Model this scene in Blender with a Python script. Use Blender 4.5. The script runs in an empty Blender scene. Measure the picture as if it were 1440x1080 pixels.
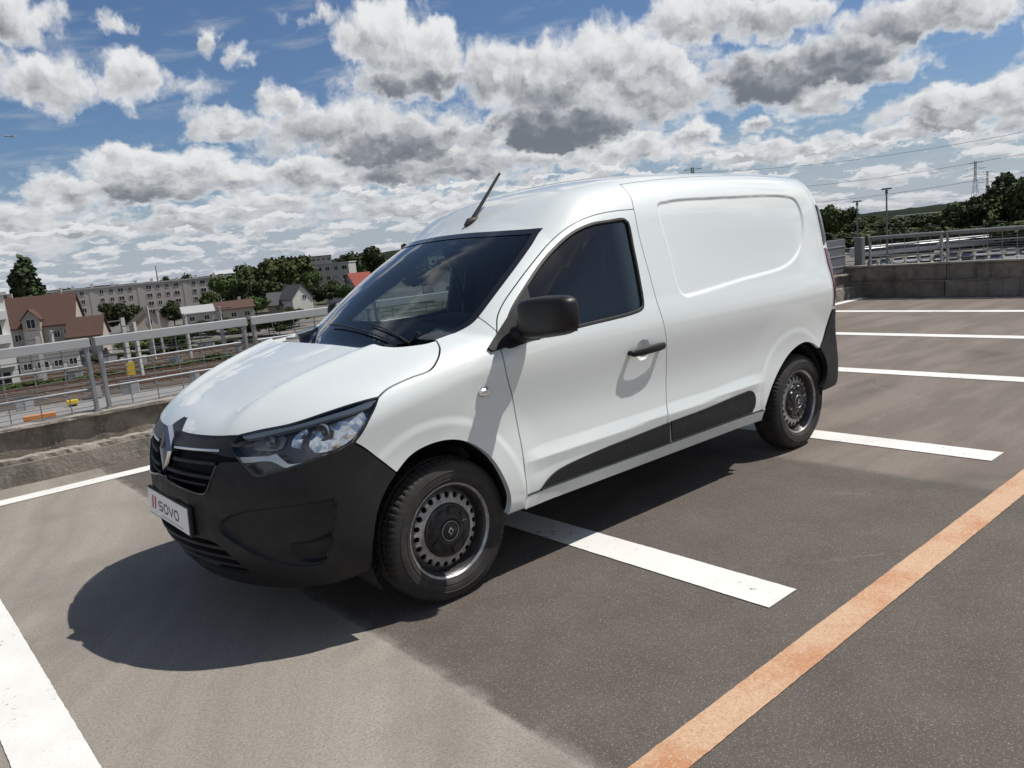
import bpy, math, random
import numpy as np
from mathutils import Vector, Matrix
from mathutils.geometry import delaunay_2d_cdt
random.seed(7)
rng=np.random.default_rng(7)
sc=bpy.context.scene
COL=sc.collection
R=math.radians
# ------------------------------------------------------------------ camera, sky, sun, exposure
CAM=(1.7796,3.4278,1.4538); YAW,PITCH,ROLL,FPX=-2.26684497,-.170678541,-.0935396226,1100.45686
def cam_axes():
    f=np.array([np.cos(PITCH)*np.cos(YAW),np.cos(PITCH)*np.sin(YAW),np.sin(PITCH)])
    r=np.cross(f,[0,0,1.]); r/=np.linalg.norm(r); u=np.cross(r,f)
    return f,r*np.cos(ROLL)+u*np.sin(ROLL),-r*np.sin(ROLL)+u*np.cos(ROLL)
cd=bpy.data.cameras.new('camera'); cam=bpy.data.objects.new('camera',cd); COL.objects.link(cam)
_f,_r,_u=cam_axes()
M=Matrix(((_r[0],_u[0],-_f[0],CAM[0]),(_r[1],_u[1],-_f[1],CAM[1]),(_r[2],_u[2],-_f[2],CAM[2]),(0,0,0,1)))
cam.matrix_world=M
cd.sensor_fit='HORIZONTAL'; cd.sensor_width=36; cd.lens=36*FPX/1440; cd.clip_start=.05; cd.clip_end=20000
sc.camera=cam
SUN=np.array([-.55,.30,1.0]); SUN/=np.linalg.norm(SUN)
ld=bpy.data.lights.new('sun','SUN'); ld.energy=4.05; ld.angle=R(.53); ld.color=(1,.955,.89)
lo=bpy.data.objects.new('sun',ld); COL.objects.link(lo)
lo.rotation_euler=Vector(SUN).to_track_quat('Z','Y').to_euler()
sc.view_settings.view_transform='Standard'; sc.view_settings.look='None'; sc.view_settings.gamma=1
sc.view_settings.exposure=0.10; sc.view_settings.use_curve_mapping=False
EL=math.degrees(math.asin(SUN[2])); AZ=math.degrees(math.atan2(SUN[1],SUN[0]))

class NG:
    """small helper round a node tree"""
    def __init__(s,nt): s.t=nt; s.n=nt.nodes; s.l=nt.links
    def new(s,typ,**k):
        n=s.n.new(typ)
        for a,b in k.items():
            if a=='inp':
                for i,v in b.items(): s.set(n,i,v)
            else: setattr(n,a,b)
        return n
    def set(s,n,i,v):
        if isinstance(v,bpy.types.NodeSocket): s.l.new(v,n.inputs[i])
        elif isinstance(v,bpy.types.Node): s.l.new(v.outputs[0],n.inputs[i])
        else: n.inputs[i].default_value=v
    def math(s,op,a,b=0.,c=None,clamp=False):
        n=s.new('ShaderNodeMath',operation=op,use_clamp=clamp); s.set(n,0,a); s.set(n,1,b)
        if c is not None: s.set(n,2,c)
        return n.outputs[0]
    def vm(s,op,a,b=None,scale=None):
        n=s.new('ShaderNodeVectorMath',operation=op); s.set(n,0,a)
        if b is not None: s.set(n,1,b)
        if scale is not None: s.set(n,'Scale',scale)
        return n.outputs['Value'] if op in ('LENGTH','DOT_PRODUCT') else n.outputs[0]
    def ss(s,x,a,b,lo=0.,hi=1.):
        n=s.new('ShaderNodeMapRange',interpolation_type='SMOOTHSTEP'); s.set(n,0,x); s.set(n,1,a); s.set(n,2,b); s.set(n,3,lo); s.set(n,4,hi); return n.outputs[0]
    def lin(s,x,a,b,lo=0.,hi=1.):
        n=s.new('ShaderNodeMapRange'); s.set(n,0,x); s.set(n,1,a); s.set(n,2,b); s.set(n,3,lo); s.set(n,4,hi); return n.outputs[0]
    def mix(s,f,a,b,blend='MIX'):
        n=s.new('ShaderNodeMix',data_type='RGBA',blend_type=blend); s.set(n,0,f); s.set(n,6,a); s.set(n,7,b); return n.outputs[2]
    def noise(s,v,scale,detail=4,rough=.5,dist=0.,out='Fac'):
        n=s.new('ShaderNodeTexNoise'); s.set(n,'Vector',v); s.set(n,'Scale',scale); s.set(n,'Detail',detail); s.set(n,'Roughness',rough); s.set(n,'Distortion',dist); return n.outputs[out]
    def sep(s,v):
        n=s.new('ShaderNodeSeparateXYZ'); s.set(n,0,v); return n.outputs
    def comb(s,x,y,z=0.):
        n=s.new('ShaderNodeCombineXYZ'); s.set(n,0,x); s.set(n,1,y); s.set(n,2,z); return n.outputs[0]

# clouds: (azimuth, elevation, half width, half height in degrees, fullness, brightness)
CLOUDS=[(-101.5, 15.97, 2.13, 1.72, 1, 0.1),
(-102.0, 12.42, 3.47, 1.78, 1, 0.25),
(-106.6, 15.74, 1.21, 0.69, 0.5, 0.2),
(-106.9, 12.54, 1.9, 1.64, 1, 0.35),
(-109.9, 11.79, 2.88, 0.91, 0.5, 0.1),
(-111.6, 14.62, 0.93, 0.81, 0.6, 0.3),
(-113.8, 14.05, 0.8, 0.82, 0.55, 0.2),
(-114.9, 13.98, 0.62, 0.64, 0.4, 0.2),
(-118.7, 16.44, 2.01, 0.5, 0.35, 0.3),
(-123.1, 14.78, 3.21, 2.35, 1.3, 0.42),
(-126.2, 13.72, 3.04, 2.29, 1.3, 0.35),
(-124.9, 11.67, 5.18, 1.35, 1.2, -0.35),
(-130.9, 11.79, 3.46, 2.18, 1.1, 0.2),
(-134.6, 10.98, 4.94, 2.82, 1.2, 0.05),
(-135.0, 8.02, 6.48, 1.98, 1.35, -0.8),
(-138.8, 11.87, 3.52, 2.77, 1.15, 0.35),
(-141.8, 10.16, 4.38, 3.16, 1.15, 0.15),
(-144.6, 13.71, 4.27, 1.57, 1.2, 0.35),
(-149.5, 12.81, 4.17, 1.45, 1.15, 0.2),
(-149.2, 9.29, 5.17, 1.86, 1.25, -0.6),
(-153.3, 9.79, 4.78, 1.89, 1.15, -0.5),
(-152.1, 8.07, 2.13, 1.83, 1.0, 0.2),
(-157.8, 11.55, 5.66, 1.45, 1.15, -0.1),
(-161.3, 10.97, 2.61, 1.07, 1.1, 0.3),
(-156.2, 9.1, 2.68, 0.88, 0.8, 0.1),
(-159.9, 5.99, 4.7, 1.64, 1.15, 0.3),
(-163.2, 5.93, 2.52, 1.75, 1.1, 0.3),
(-158.5, 5.03, 3.54, 0.66, 0.9, -0.25),
(-108.2, 7.4, 5.21, 1.39, 1.25, 0.5),
(-112.3, 6.37, 4.31, 1.52, 1.1, 0.35),
(-106.7, 5.87, 4.4, 1.1, 1.1, -0.4),
(-102.8, 6.07, 4.03, 1.47, 0.9, 0.1),
(-99.7, 4.77, 2.71, 1.3, 0.8, 0.3),
(-112.8, 9.75, 3.8, 0.94, 0.75, 0.1),
(-116.3, 10.72, 2.02, 1.42, 0.8, 0.3),
(-119.3, 9.11, 6.37, 2.03, 1.0, 0.0),
(-123.8, 7.96, 7.47, 2.17, 1.15, -0.35),
(-122.5, 6.05, 3.75, 0.99, 1.25, -0.65),
(-117.9, 6.25, 5.91, 1.57, 0.95, 0.15),
(-128.3, 6.06, 6.04, 1.5, 1.0, -0.1),
(-114.3, 4.27, 4.88, 1.17, 0.9, 0.2),
(-102.8, 3.7, 6.32, 0.9, 0.9, -0.25),
(-108.8, 3.73, 4.73, 0.94, 0.9, -0.2),
(-123.0, 3.58, 6.05, 1.11, 0.9, 0.0),
(-99.6, 2.94, 3.95, 0.7, 0.8, 0.1),
(-139.4, 5.81, 5.47, 1.19, 0.95, 0.3),
(-133.4, 5.94, 4.53, 1.0, 0.95, 0.2),
(-144.2, 6.34, 2.05, 1.26, 0.9, 0.3),
(-145.6, 4.96, 4.14, 0.87, 0.8, 0.2),
(-149.3, 4.8, 4.77, 0.95, 0.85, 0.2),
(-153.6, 4.55, 4.4, 0.74, 0.75, 0.15),
(-148.9, 6.53, 1.71, 0.52, 0.75, 0.0),
(-156.6, 4.72, 2.71, 0.58, 0.8, 0.0),
(-161.9, 4.1, 2.66, 0.51, 0.8, 0.1),
(-98.0, 14.39, 2.48, 2.4, 1.0, 0.1),
(-166.0, 8.39, 2.81, 1.99, 1.0, 0.0),
(-166.8, 3.28, 2.43, 1.21, 0.9, 0.1)]
w=bpy.data.worlds.new('World'); sc.world=w; w.use_nodes=True
g=NG(w.node_tree); g.n.clear()

def noise2(q,v,scale,detail,rough=.5,out='Fac',dim='2D',norm=True):
    n=q.new('ShaderNodeTexNoise',noise_dimensions=dim); q.set(n,'Vector',v); q.set(n,'Scale',scale); q.set(n,'Detail',detail); q.set(n,'Roughness',rough); return n.outputs[out]
# group 1: warped coordinates and the fine billows; group 2: the cloud masses themselves
def vec_group(name,ins,outs):
    gr=bpy.data.node_groups.new(name,'ShaderNodeTree')
    for n_,t in ins: gr.interface.new_socket(n_,in_out='INPUT',socket_type='NodeSocket'+t)
    for n_,t in outs: gr.interface.new_socket(n_,in_out='OUTPUT',socket_type='NodeSocket'+t)
    q=NG(gr); return gr,q,q.new('NodeGroupInput'),q.new('NodeGroupOutput')
mass,q,gi,go=vec_group('cloud_masses',[('Q','Vector')],[('D','Float'),('L','Float')])
Q=gi.outputs[0]; acc=lit_=None; S=.80
for (a,e,hw,hh,fu,bi) in CLOUDS:
    hw,hh=hw*1.12,hh*1.15
    d=q.vm('MULTIPLY_ADD',Q,(1/hw,1/hh,0)); d.node.inputs[2].default_value=(-a/hw,-e/hh,0)
    v=q.math('MULTIPLY_ADD',q.vm('LENGTH',d),-fu,fu)
    # towers are bright on top and on the sun's side, grey underneath
    s_=q.math('ADD',q.vm('DOT_PRODUCT',d,(-.18,.58,0)),.36+bi*.55)
    if acc is None: acc,lit_=v,s_
    else:
        k=q.math('MULTIPLY_ADD',q.math('SUBTRACT',v,acc),1.7,.5,clamp=True)
        lit_=q.math('MULTIPLY_ADD',q.math('SUBTRACT',s_,lit_),k,lit_)
        acc=q.math('SMOOTH_MAX',acc,v,.14)
q.l.new(acc,go.inputs[0]); q.l.new(lit_,go.inputs[1])
def dens(p):
    n=g.new('ShaderNodeGroup',node_tree=mass); g.set(n,0,p); return n.outputs[0],n.outputs[1]
tc=g.new('ShaderNodeTexCoord'); dx,dy,dz=g.sep(tc.outputs['Generated'])
az=g.math('MULTIPLY',g.math('ARCTAN2',dy,dx),57.29578); el=g.math('MULTIPLY',g.math('ARCSINE',dz),57.29578)
el0=g.math('MAXIMUM',el,-1.5)
ly=g.math('MULTIPLY',g.math('LOGARITHM',g.math('ADD',el0,4.),2.718),16.)
NP=g.comb(az,ly,0.)
warp=g.vm('SUBTRACT',noise2(g,NP,.30,4,.55,'Color'),(.5,.5,.5))
warp2=g.vm('SUBTRACT',noise2(g,NP,1.1,3,.6,'Color'),(.5,.5,.5))
p0=g.comb(az,el0,0.)
Q=g.vm('ADD',p0,g.vm('ADD',g.vm('MULTIPLY',warp,(5.2,2.8,0)),g.vm('MULTIPLY',warp2,(.9,.7,0))))
NPw=g.vm('ADD',NP,g.vm('MULTIPLY',warp2,(1.3,1.3,0)))
def fine_(v):
    bil=g.new('ShaderNodeTexVoronoi',feature='F1',voronoi_dimensions='2D'); g.set(bil,'Vector',v); g.set(bil,'Scale',.8)
    bil2=g.new('ShaderNodeTexVoronoi',feature='F1',voronoi_dimensions='2D'); g.set(bil2,'Vector',v); g.set(bil2,'Scale',2.1)
    a=g.math('MULTIPLY_ADD',bil.outputs['Distance'],-.13,.05)
    a=g.math('ADD',a,g.math('MULTIPLY_ADD',bil2.outputs['Distance'],-.05,.02))
    return g.math('ADD',a,g.math('MULTIPLY_ADD',noise2(g,v,.62,6,.47),.80,-.40))
f0=fine_(NPw); f1=fine_(g.vm('ADD',NPw,(-.35,.55,0)))
# the low decks of small flat clouds near the horizon
def low_(v):
    n=noise2(g,g.vm('MULTIPLY',v,(.62,1.0,0)),.42,4,.55)
    return g.lin(n,.40,.62,-.45,.85)
lowfade=g.ss(el,4.2,7.5)
def lowm(v): return g.math('SUBTRACT',low_(v),g.math('MULTIPLY',lowfade,1.6))
mD,mL=dens(Q); lw0=lowm(NPw); lw1=lowm(g.vm('ADD',NPw,(-.15,.7,0)))
isl=g.math('MULTIPLY_ADD',g.math('SUBTRACT',lw0,mD),3.,.5,clamp=True)
m0=g.math('MAXIMUM',mD,lw0)
lowlit=g.math('MULTIPLY_ADD',g.math('SUBTRACT',lw0,lw1),.9,.55)
lit=g.math('MULTIPLY_ADD',g.math('SUBTRACT',lowlit,mL),isl,mL)
d0=g.math('MULTIPLY_ADD',f0,.85,m0)
alpha=g.ss(d0,-.02,.46)
thin=g.ss(d0,.05,.75)
lit=g.math('MULTIPLY_ADD',g.math('SUBTRACT',1.,thin),g.math('SUBTRACT',.86,lit),lit)
edge=g.math('SUBTRACT',f0,f1)
lit=g.ss(g.math('MULTIPLY_ADD',f1,-.42,g.math('MULTIPLY_ADD',edge,.66,lit)),-.22,1.02)
WHITE=(11.0,11.1,11.2,1); GREY=(2.3,2.55,2.95,1)
cc=g.mix(lit,GREY,WHITE)
hz=g.ss(el,7.,0.)
cc=g.mix(g.math('MULTIPLY',hz,.55),cc,(7.2,7.6,8.2,1))
sky=g.new('ShaderNodeTexSky',sky_type='NISHITA',sun_disc=False,sun_elevation=R(EL),sun_rotation=R(90-AZ),altitude=60,air_density=1.0,dust_density=1.0,ozone_density=3.0)
def clear():
    cir=g.math('MULTIPLY',g.ss(noise2(g,g.comb(g.math('MULTIPLY',az,.30),g.math('MULTIPLY_ADD',az,.15,g.math('MULTIPLY',el,1.5)),0.),.5,5,.6),.50,.80),.40)
    s_=g.mix(cir,g.mix(1.,sky.outputs[0],(.80,.93,1.10,1),'MULTIPLY'),(6.4,6.9,7.6,1))
    return g.mix(g.math('MULTIPLY',g.ss(el,8.,0.),.80),s_,(6.0,6.7,7.7,1))
bg=g.new('ShaderNodeBackground'); g.set(bg,0,g.mix(g.math('MULTIPLY',alpha,.97),clear(),cc)); g.set(bg,1,.070)
# the rest of the sky dome: broken cumulus of the same kind, cheaper
gen=noise2(g,g.comb(g.math('MULTIPLY',az,.06),g.math('MULTIPLY',ly,.085),0.),1.0,5,.52)
gc=g.mix(g.ss(gen,.54,.70),WHITE,GREY)
bg2=g.new('ShaderNodeBackground'); g.set(bg2,0,g.mix(g.math('MULTIPLY',g.ss(gen,.50,.56),g.ss(el,48.,26.)),g.mix(g.ss(el,14.,2.),sky.outputs[0],(4.6,5.2,6.1,1)),gc)); g.set(bg2,1,.070)
away=g.math('MAXIMUM',g.ss(az,-88.,-76.),g.ss(az,-172.,-177.))
away=g.math('MAXIMUM',away,g.ss(el,18.,23.)); away=g.math('MAXIMUM',away,g.ss(el,-1.,-3.))
ms=g.new('ShaderNodeMixShader'); g.set(ms,0,away); g.l.new(bg.outputs[0],ms.inputs[1]); g.l.new(bg2.outputs[0],ms.inputs[2])
wo=g.new('ShaderNodeOutputWorld'); g.l.new(ms.outputs[0],wo.inputs[0])
w.cycles.sampling_method='MANUAL'; w.cycles.sample_map_resolution=256
sc.cycles.use_denoising=True; sc.cycles.use_adaptive_sampling=True; sc.cycles.adaptive_threshold=.02
sc.cycles.max_bounces=8; sc.cycles.diffuse_bounces=3; sc.cycles.glossy_bounces=4; sc.cycles.transparent_max_bounces=16; sc.cycles.transmission_bounces=6; sc.cycles.caustics_reflective=False; sc.cycles.caustics_refractive=False

# ------------------------------------------------------------------ materials
MATS={}
def mat(name,base=(.5,.5,.5),rough=.5,metal=0.,coat=0.,spec=.5,fn=None,coat_rough=.03,ior=1.5):
    if name in MATS: return MATS[name]
    m=bpy.data.materials.new(name); m.use_nodes=True; g=NG(m.node_tree); g.n.clear()
    o=g.new('ShaderNodeOutputMaterial'); b=g.new('ShaderNodeBsdfPrincipled'); g.l.new(b.outputs[0],o.inputs[0])
    b.inputs['Base Color'].default_value=(*base,1); b.inputs['Roughness'].default_value=rough; b.inputs['Metallic'].default_value=metal
    b.inputs['Coat Weight'].default_value=coat; b.inputs['Coat Roughness'].default_value=coat_rough; b.inputs['Specular IOR Level'].default_value=spec
    if fn: fn(g,b)
    MATS[name]=m; return m
def objco(g): return g.new('ShaderNodeTexCoord').outputs['Object']
def geoco(g): return g.new('ShaderNodeNewGeometry').outputs['Position']
def bump(g,b,h,strength=.3,dist=.01):
    n=g.new('ShaderNodeBump'); n.inputs['Strength'].default_value=strength; n.inputs['Distance'].default_value=dist; g.l.new(h,n.inputs['Height']); g.l.new(n.outputs[0],b.inputs['Normal'])
def vary(c,amt=.12,scale=3.,detail=5,bmp=0.,bscale=60,rr=None,c2=None):
    def fn(g,b):
        v=objco(g); n=g.noise(v,scale,detail,.6)
        c2_=c2 or tuple(max(0,x*(1-amt*2)) for x in c)
        g.l.new(g.mix(g.lin(n,.3,.7),(*c,1),(*c2_,1)),b.inputs['Base Color'])
        if rr: g.l.new(g.lin(g.noise(v,scale*2,3),.3,.7,rr[0],rr[1]),b.inputs['Roughness'])
        if bmp: bump(g,b,g.noise(v,bscale,4,.6),bmp,.004)
    return fn
def paint_fn(g,b):
    v=objco(g); x,y,z=g.sep(v)
    # faint road film low on the body
    d=g.math('MULTIPLY',g.ss(z,.70,.30),g.lin(g.noise(v,7.,5,.65),.35,.75,.15,.75))
    g.l.new(g.mix(g.math('MULTIPLY',d,.34),(.755,.80,.785,1),(.36,.33,.29,1)),b.inputs['Base Color'])
    g.l.new(g.lin(d,0.,1.,.01,.18),b.inputs['Coat Roughness']); b.inputs['Coat IOR'].default_value=1.7
WHITE_PAINT=mat('white_paint',(.80,.825,.82),.42,coat=1.,fn=paint_fn)
PLASTIC=mat('charcoal_plastic',(.014,.0145,.016),.5,spec=.35,fn=vary((.0145,.015,.0165),.12,9.,4,.35,420,(.46,.62)))
GLOSSBLACK=mat('gloss_black',(.012,.012,.014),.16,coat=.6)
RUBBER=mat('black_rubber',(.015,.015,.016),.6)
DARK=mat('dark_cavity',(.010,.010,.011),.85)
CHROME=mat('chrome',(.78,.79,.80),.07,1.)
SATIN=mat('satin_chrome',(.62,.64,.67),.22,1.)
def tyre_fn(g,b):
    v=objco(g); n=g.noise(v,14,6,.65)
    g.l.new(g.mix(g.lin(n,.35,.75),(.020,.019,.018,1),(.052,.046,.040,1)),b.inputs['Base Color']); bump(g,b,g.noise(v,160,3),.2,.003)
TYRE=mat('tyre_rubber',rough=.74,fn=tyre_fn)
STEEL=mat('painted_steel',(.24,.24,.24),.36,.7,fn=vary((.50,.495,.485),.25,30,4,0,60,(.30,.5)))
CAPM=mat('black_wheel_cap',(.016,.016,.017),.34)
PLATE=mat('plate_white',(.80,.80,.80),.35)
PLRED=mat('plate_red',(.55,.02,.03),.4)
INK=mat('plate_ink',(.03,.03,.035),.45)
TRIM=mat('cabin_trim',(.055,.057,.060),.75)
SEAT=mat('seat_fabric',(.10,.10,.105),.9,fn=vary((.13,.13,.135),.2,40,3,.3,200))
HEADLN=mat('headliner',(.45,.45,.43),.9)
LAMPRED=mat('lamp_red',(.13,.006,.009),.12,coat=1.)
def glassmat(name,tint,refl=1.0,rough=0.0):
    m=bpy.data.materials.new(name); m.use_nodes=True; g=NG(m.node_tree); g.n.clear(); o=g.new('ShaderNodeOutputMaterial')
    t=g.new('ShaderNodeBsdfTransparent'); t.inputs[0].default_value=(*tint,1)
    gl=g.new('ShaderNodeBsdfGlossy'); gl.inputs['Roughness'].default_value=rough; gl.inputs['Color'].default_value=(refl,refl,refl,1)
    f=g.new('ShaderNodeFresnel'); f.inputs[0].default_value=1.52
    # two faces of a pane reflect about twice what one does
    k=g.math('MULTIPLY',f.outputs[0],1.35,clamp=True)
    mx=g.new('ShaderNodeMixShader'); g.l.new(k,mx.inputs[0]); g.l.new(t.outputs[0],mx.inputs[1]); g.l.new(gl.outputs[0],mx.inputs[2]); g.l.new(mx.outputs[0],o.inputs[0])
    MATS[name]=m; return m
GLASS_W=glassmat('windscreen_glass',(.78,.85,.83)); GLASS_S=glassmat('side_glass',(.66,.74,.72)); LENS=glassmat('clear_lens',(.95,.96,.97)); 
GLASS_D=mat('far_window_glass',(.03,.035,.04),.12)

# ------------------------------------------------------------------ object helpers
def tag(o,label=None,cat=None,group=None,kind=None):
    for k,v in (('label',label),('category',cat),('group',group),('kind',kind)):
        if v is not None: o[k]=v
    return o
def empty(name,loc=(0,0,0),rz=0.,label=None,cat=None,group=None):
    o=bpy.data.objects.new(name,None); COL.objects.link(o); o.location=loc; o.rotation_euler=(0,0,rz); o.empty_display_size=.2
    return tag(o,label,cat,group)
def link(name,me,parent=None,material=None):
    o=bpy.data.objects.new(name,me); COL.objects.link(o)
    if parent is not None: o.parent=parent
    if material is not None and not me.materials: me.materials.append(material)
    return o
def rawmesh(name,V,Fc,smooth=False,normals=None):
    me=bpy.data.meshes.new(name); me.from_pydata([tuple(map(float,v)) for v in V],[],[tuple(map(int,f)) for f in Fc])
    if smooth or normals is not None: me.polygons.foreach_set('use_smooth',[True]*len(me.polygons))
    me.update()
    if normals is not None: me.normals_split_custom_set_from_vertices([tuple(map(float,n)) for n in normals])
    return me
class MB:
    """collects boxes, tubes, lathes into one mesh"""
    def __init__(s): s.v=[]; s.f=[]; s.sm=[]; s.mi=[]; s.cur=0
    def add(s,V,Fc,smooth=False):
        o=len(s.v); s.v+= [tuple(map(float,v)) for v in V]; s.f+=[tuple(i+o for i in f) for f in Fc]; s.sm+=[smooth]*len(Fc); s.mi+=[s.cur]*len(Fc); return s
    def box(s,c,d,rz=0.,M=None,bev=0.):
        x,y,z=[k/2 for k in d]
        if bev>0:
            b=bev; P=[]
            for sz in (-1,1):
                for ins in ((1,0) if sz<0 else (0,1)):
                    zz=sz*(z-(0 if ins else b)); k=b if ins else 0
                    # octagonal ring with chamfered vertical corners
                    X,Y=x-k,y-k; P.append([(X-b,-Y,zz),(X,-Y+b,zz),(X,Y-b,zz),(X-b,Y,zz),(-X+b,Y,zz),(-X,Y-b,zz),(-X,-Y+b,zz),(-X+b,-Y,zz)])
            V=[p for r_ in P for p in r_]; F=[]
            for i in range(3):
                for j in range(8): F.append((i*8+j,i*8+(j+1)%8,(i+1)*8+(j+1)%8,(i+1)*8+j))
            F.append(tuple(range(7,-1,-1))); F.append(tuple(range(24,32)))
        else:
            V=[(sx*x,sy*y,sz*z) for sz in (-1,1) for sy in (-1,1) for sx in (-1,1)]
            F=[(0,2,3,1),(4,5,7,6),(0,1,5,4),(2,6,7,3),(0,4,6,2),(1,3,7,5)]
        if M is None: M=Matrix.Translation(c)@Matrix.Rotation(rz,4,'Z')
        else: M=Matrix.Translation(c)@M
        return s.add([M@Vector(v) for v in V],F)
    def tube(s,pts,r,n=8,caps=True,smooth=True):
        pts=[Vector(p) for p in pts]; rs=r if isinstance(r,(list,tuple)) else [r]*len(pts); V=[];F=[]
        up=None
        for i,p in enumerate(pts):
            t=(pts[min(i+1,len(pts)-1)]-pts[max(i-1,0)]).normalized()
            if up is None: up=Vector((0,0,1)) if abs(t.z)<.9 else Vector((1,0,0))
            a=t.cross(up).normalized(); up=a.cross(t).normalized()
            for k in range(n):
                th=2*math.pi*k/n; V.append(p+(a*math.cos(th)+up*math.sin(th))*rs[i])
        for i in range(len(pts)-1):
            for k in range(n): F.append((i*n+k,i*n+(k+1)%n,(i+1)*n+(k+1)%n,(i+1)*n+k))
        s.add(V,F,smooth)
        if caps: s.add(V[:n],[tuple(range(n))]); s.add(V[-n:],[tuple(range(n-1,-1,-1))])
        return s
    def lathe(s,prof,n=48,axis='y',c=(0,0,0),smooth=True,close=False):
        """profile of (radius, along-axis)"""
        V=[];F=[];m=len(prof)
        for i in range(n):
            th=2*math.pi*i/n; ca,sa=math.cos(th),math.sin(th)
            for (r,h) in prof:
                V.append((c[0]+r*ca,c[1]+h,c[2]+r*sa) if axis=='y' else (c[0]+r*ca,c[1]+r*sa,c[2]+h))
        for i in range(n):
            j=(i+1)%n
            for k in range(m-1): F.append((i*m+k,j*m+k,j*m+k+1,i*m+k+1))
        return s.add(V,F,smooth)
    def prism(s,poly,z0,z1,M=None):
        n=len(poly); V=[(x,y,z0) for x,y in poly]+[(x,y,z1) for x,y in poly]
        if M is not None: V=[M@Vector(v) for v in V]
        return s.add(V,[tuple(range(n-1,-1,-1)),tuple(range(n,2*n))]+[(i,(i+1)%n,n+(i+1)%n,n+i) for i in range(n)])
    def mesh(s,name,*mats):
        me=bpy.data.meshes.new(name); me.from_pydata(s.v,[],s.f)
        me.polygons.foreach_set('use_smooth',s.sm); me.polygons.foreach_set('material_index',s.mi)
        for m in mats: me.materials.append(m)
        me.update(); return me
    def build(s,name,m,parent=None): return link(name,s.mesh(name,*(m if isinstance(m,(list,tuple)) else (m,))),parent)

# ------------------------------------------------------------------ van body surface
def sst(a,b,x):
    t=np.clip((x-a)/(b-a),0,1); return t*t*(3-2*t)
def smax(a,b,k):
    h=np.maximum(k-np.abs(a-b),0)/k
    return np.maximum(a,b)+h*h*k*.25
def smin(a,b,k): return -smax(-a,-b,k)
def curve(xs,ys):
    """natural cubic through the points, linear outside"""
    xs=np.array(xs,float);ys=np.array(ys,float);n=len(xs);h=np.diff(xs)
    A=np.zeros((n,n));B=np.zeros(n);A[0,0]=A[-1,-1]=1
    for i in range(1,n-1):
        A[i,i-1]=h[i-1];A[i,i]=2*(h[i-1]+h[i]);A[i,i+1]=h[i];B[i]=6*((ys[i+1]-ys[i])/h[i]-(ys[i]-ys[i-1])/h[i-1])
    M=np.linalg.solve(A,B)
    s0=(ys[1]-ys[0])/h[0]-h[0]*(2*M[0]+M[1])/6; s1=(ys[-1]-ys[-2])/h[-1]+h[-1]*(2*M[-1]+M[-2])/6
    def f(x):
        x=np.asarray(x,float);i=np.clip(np.searchsorted(xs,x)-1,0,n-2);a=xs[i+1]-x;b=x-xs[i];H=h[i]
        y=M[i]*a**3/(6*H)+M[i+1]*b**3/(6*H)+(ys[i]/H-M[i]*H/6)*a+(ys[i+1]/H-M[i+1]*H/6)*b
        y=np.where(x<xs[0],ys[0]+s0*(x-xs[0]),y); return np.where(x>xs[-1],ys[-1]+s1*(x-xs[-1]),y)
    lo,hi=xs[0]-.6,xs[-1]+.6; T_=np.linspace(lo,hi,4001); Y_=f(T_)
    return lambda x: np.interp(x,T_,Y_)
WX=curve([-3.55,-3.3,-2.9,-2.0,-1.0,-.3,.1,.5,.85],[.815,.838,.858,.868,.868,.866,.862,.835,.78])
TZ=curve([.2,.28,.36,.46,.56,.68,.85,.97,1.03,1.09,1.2,1.38,1.55,1.7,1.85],[-.06,-.028,-.006,-.005,-.015,-.025,-.013,-.004,-.010,-.024,-.052,-.103,-.155,-.205,-.262])
HD=curve([-.6,-.3,-.1,.1,.3,.5,.65,.74,.82],[1.225,1.188,1.160,1.119,1.062,.990,.924,.883,.835])
RF=curve([-3.6,-3.2,-2.8,-2.2,-1.7,-1.35,-1.1,-.9,-.75],[1.775,1.80,1.818,1.825,1.817,1.787,1.738,1.675,1.605])
NZ=curve([.15,.2,.25,.3,.36,.5,.62,.72,.82,.9,1.0],[.735,.775,.812,.848,.880,.893,.888,.873,.842,.79,.68])
BZ=curve([.2,.45,.6,.8,1.0,1.3,1.55,1.8],[3.40,3.49,3.50,3.485,3.485,3.47,3.43,3.37])
SCUTTLE=False
def side_w(x,z):
    k=1-.22*sst(-1.2,-2.6,x)*sst(1.1,1.5,z)
    w=WX(x)+TZ(z)*np.where(z>1.0,k,1)
    # fender above the hood line is fuller towards the front
    for cx,cz in ((.052,.358),(-2.70,.352)):
        r=np.hypot(x-cx,z-cz)
        w=w+.006*sst(.458,.415,r)+.008*sst(.62,.44,r)
    # crease of the lower door and flank
    zc=.512+.012*(x+.4)*-1.
    w=w+.011*np.clip(1-np.abs(z-zc)/.055,0,1)**1.15*sst(-.36,-.50,x)*sst(-2.36,-2.18,x)
    return w
def top_t(x,y):
    a=np.abs(y)
    hood=HD(x)-.088*(a/.75)**3
    # two power creases
    yc=.40+.14*sst(.75,-.1,x)
    hood=hood+.018*sst(-.05,.05,x)*sst(.78,.60,x)*np.exp(-np.abs((a-yc)/.050)**1.7)-.008*sst(.78,.60,x)*sst(yc+0*a,yc-.12,a)
    if SCUTTLE: xr=.125-.30*np.clip(a-.30,0,1)**1.6; hood=hood-.075*sst(xr-.005,xr-.05,x)*sst(.58,.50,a)
    ws=1.105-(x+.10)*.66+.035*np.sin(np.clip((-.1-x)/.75,0,1)*np.pi)-.11*(a/.7)**2.6
    rf=RF(x)-.075*(a/.7)**2.5
    cab=smin(ws,rf,.05)
    return hood,cab
def nose(y,z):
    a=np.abs(y)
    return NZ(z)-.30*(np.sqrt(a*a+.01)/.8)**2.0-.05*(a/.8)**8
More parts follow.
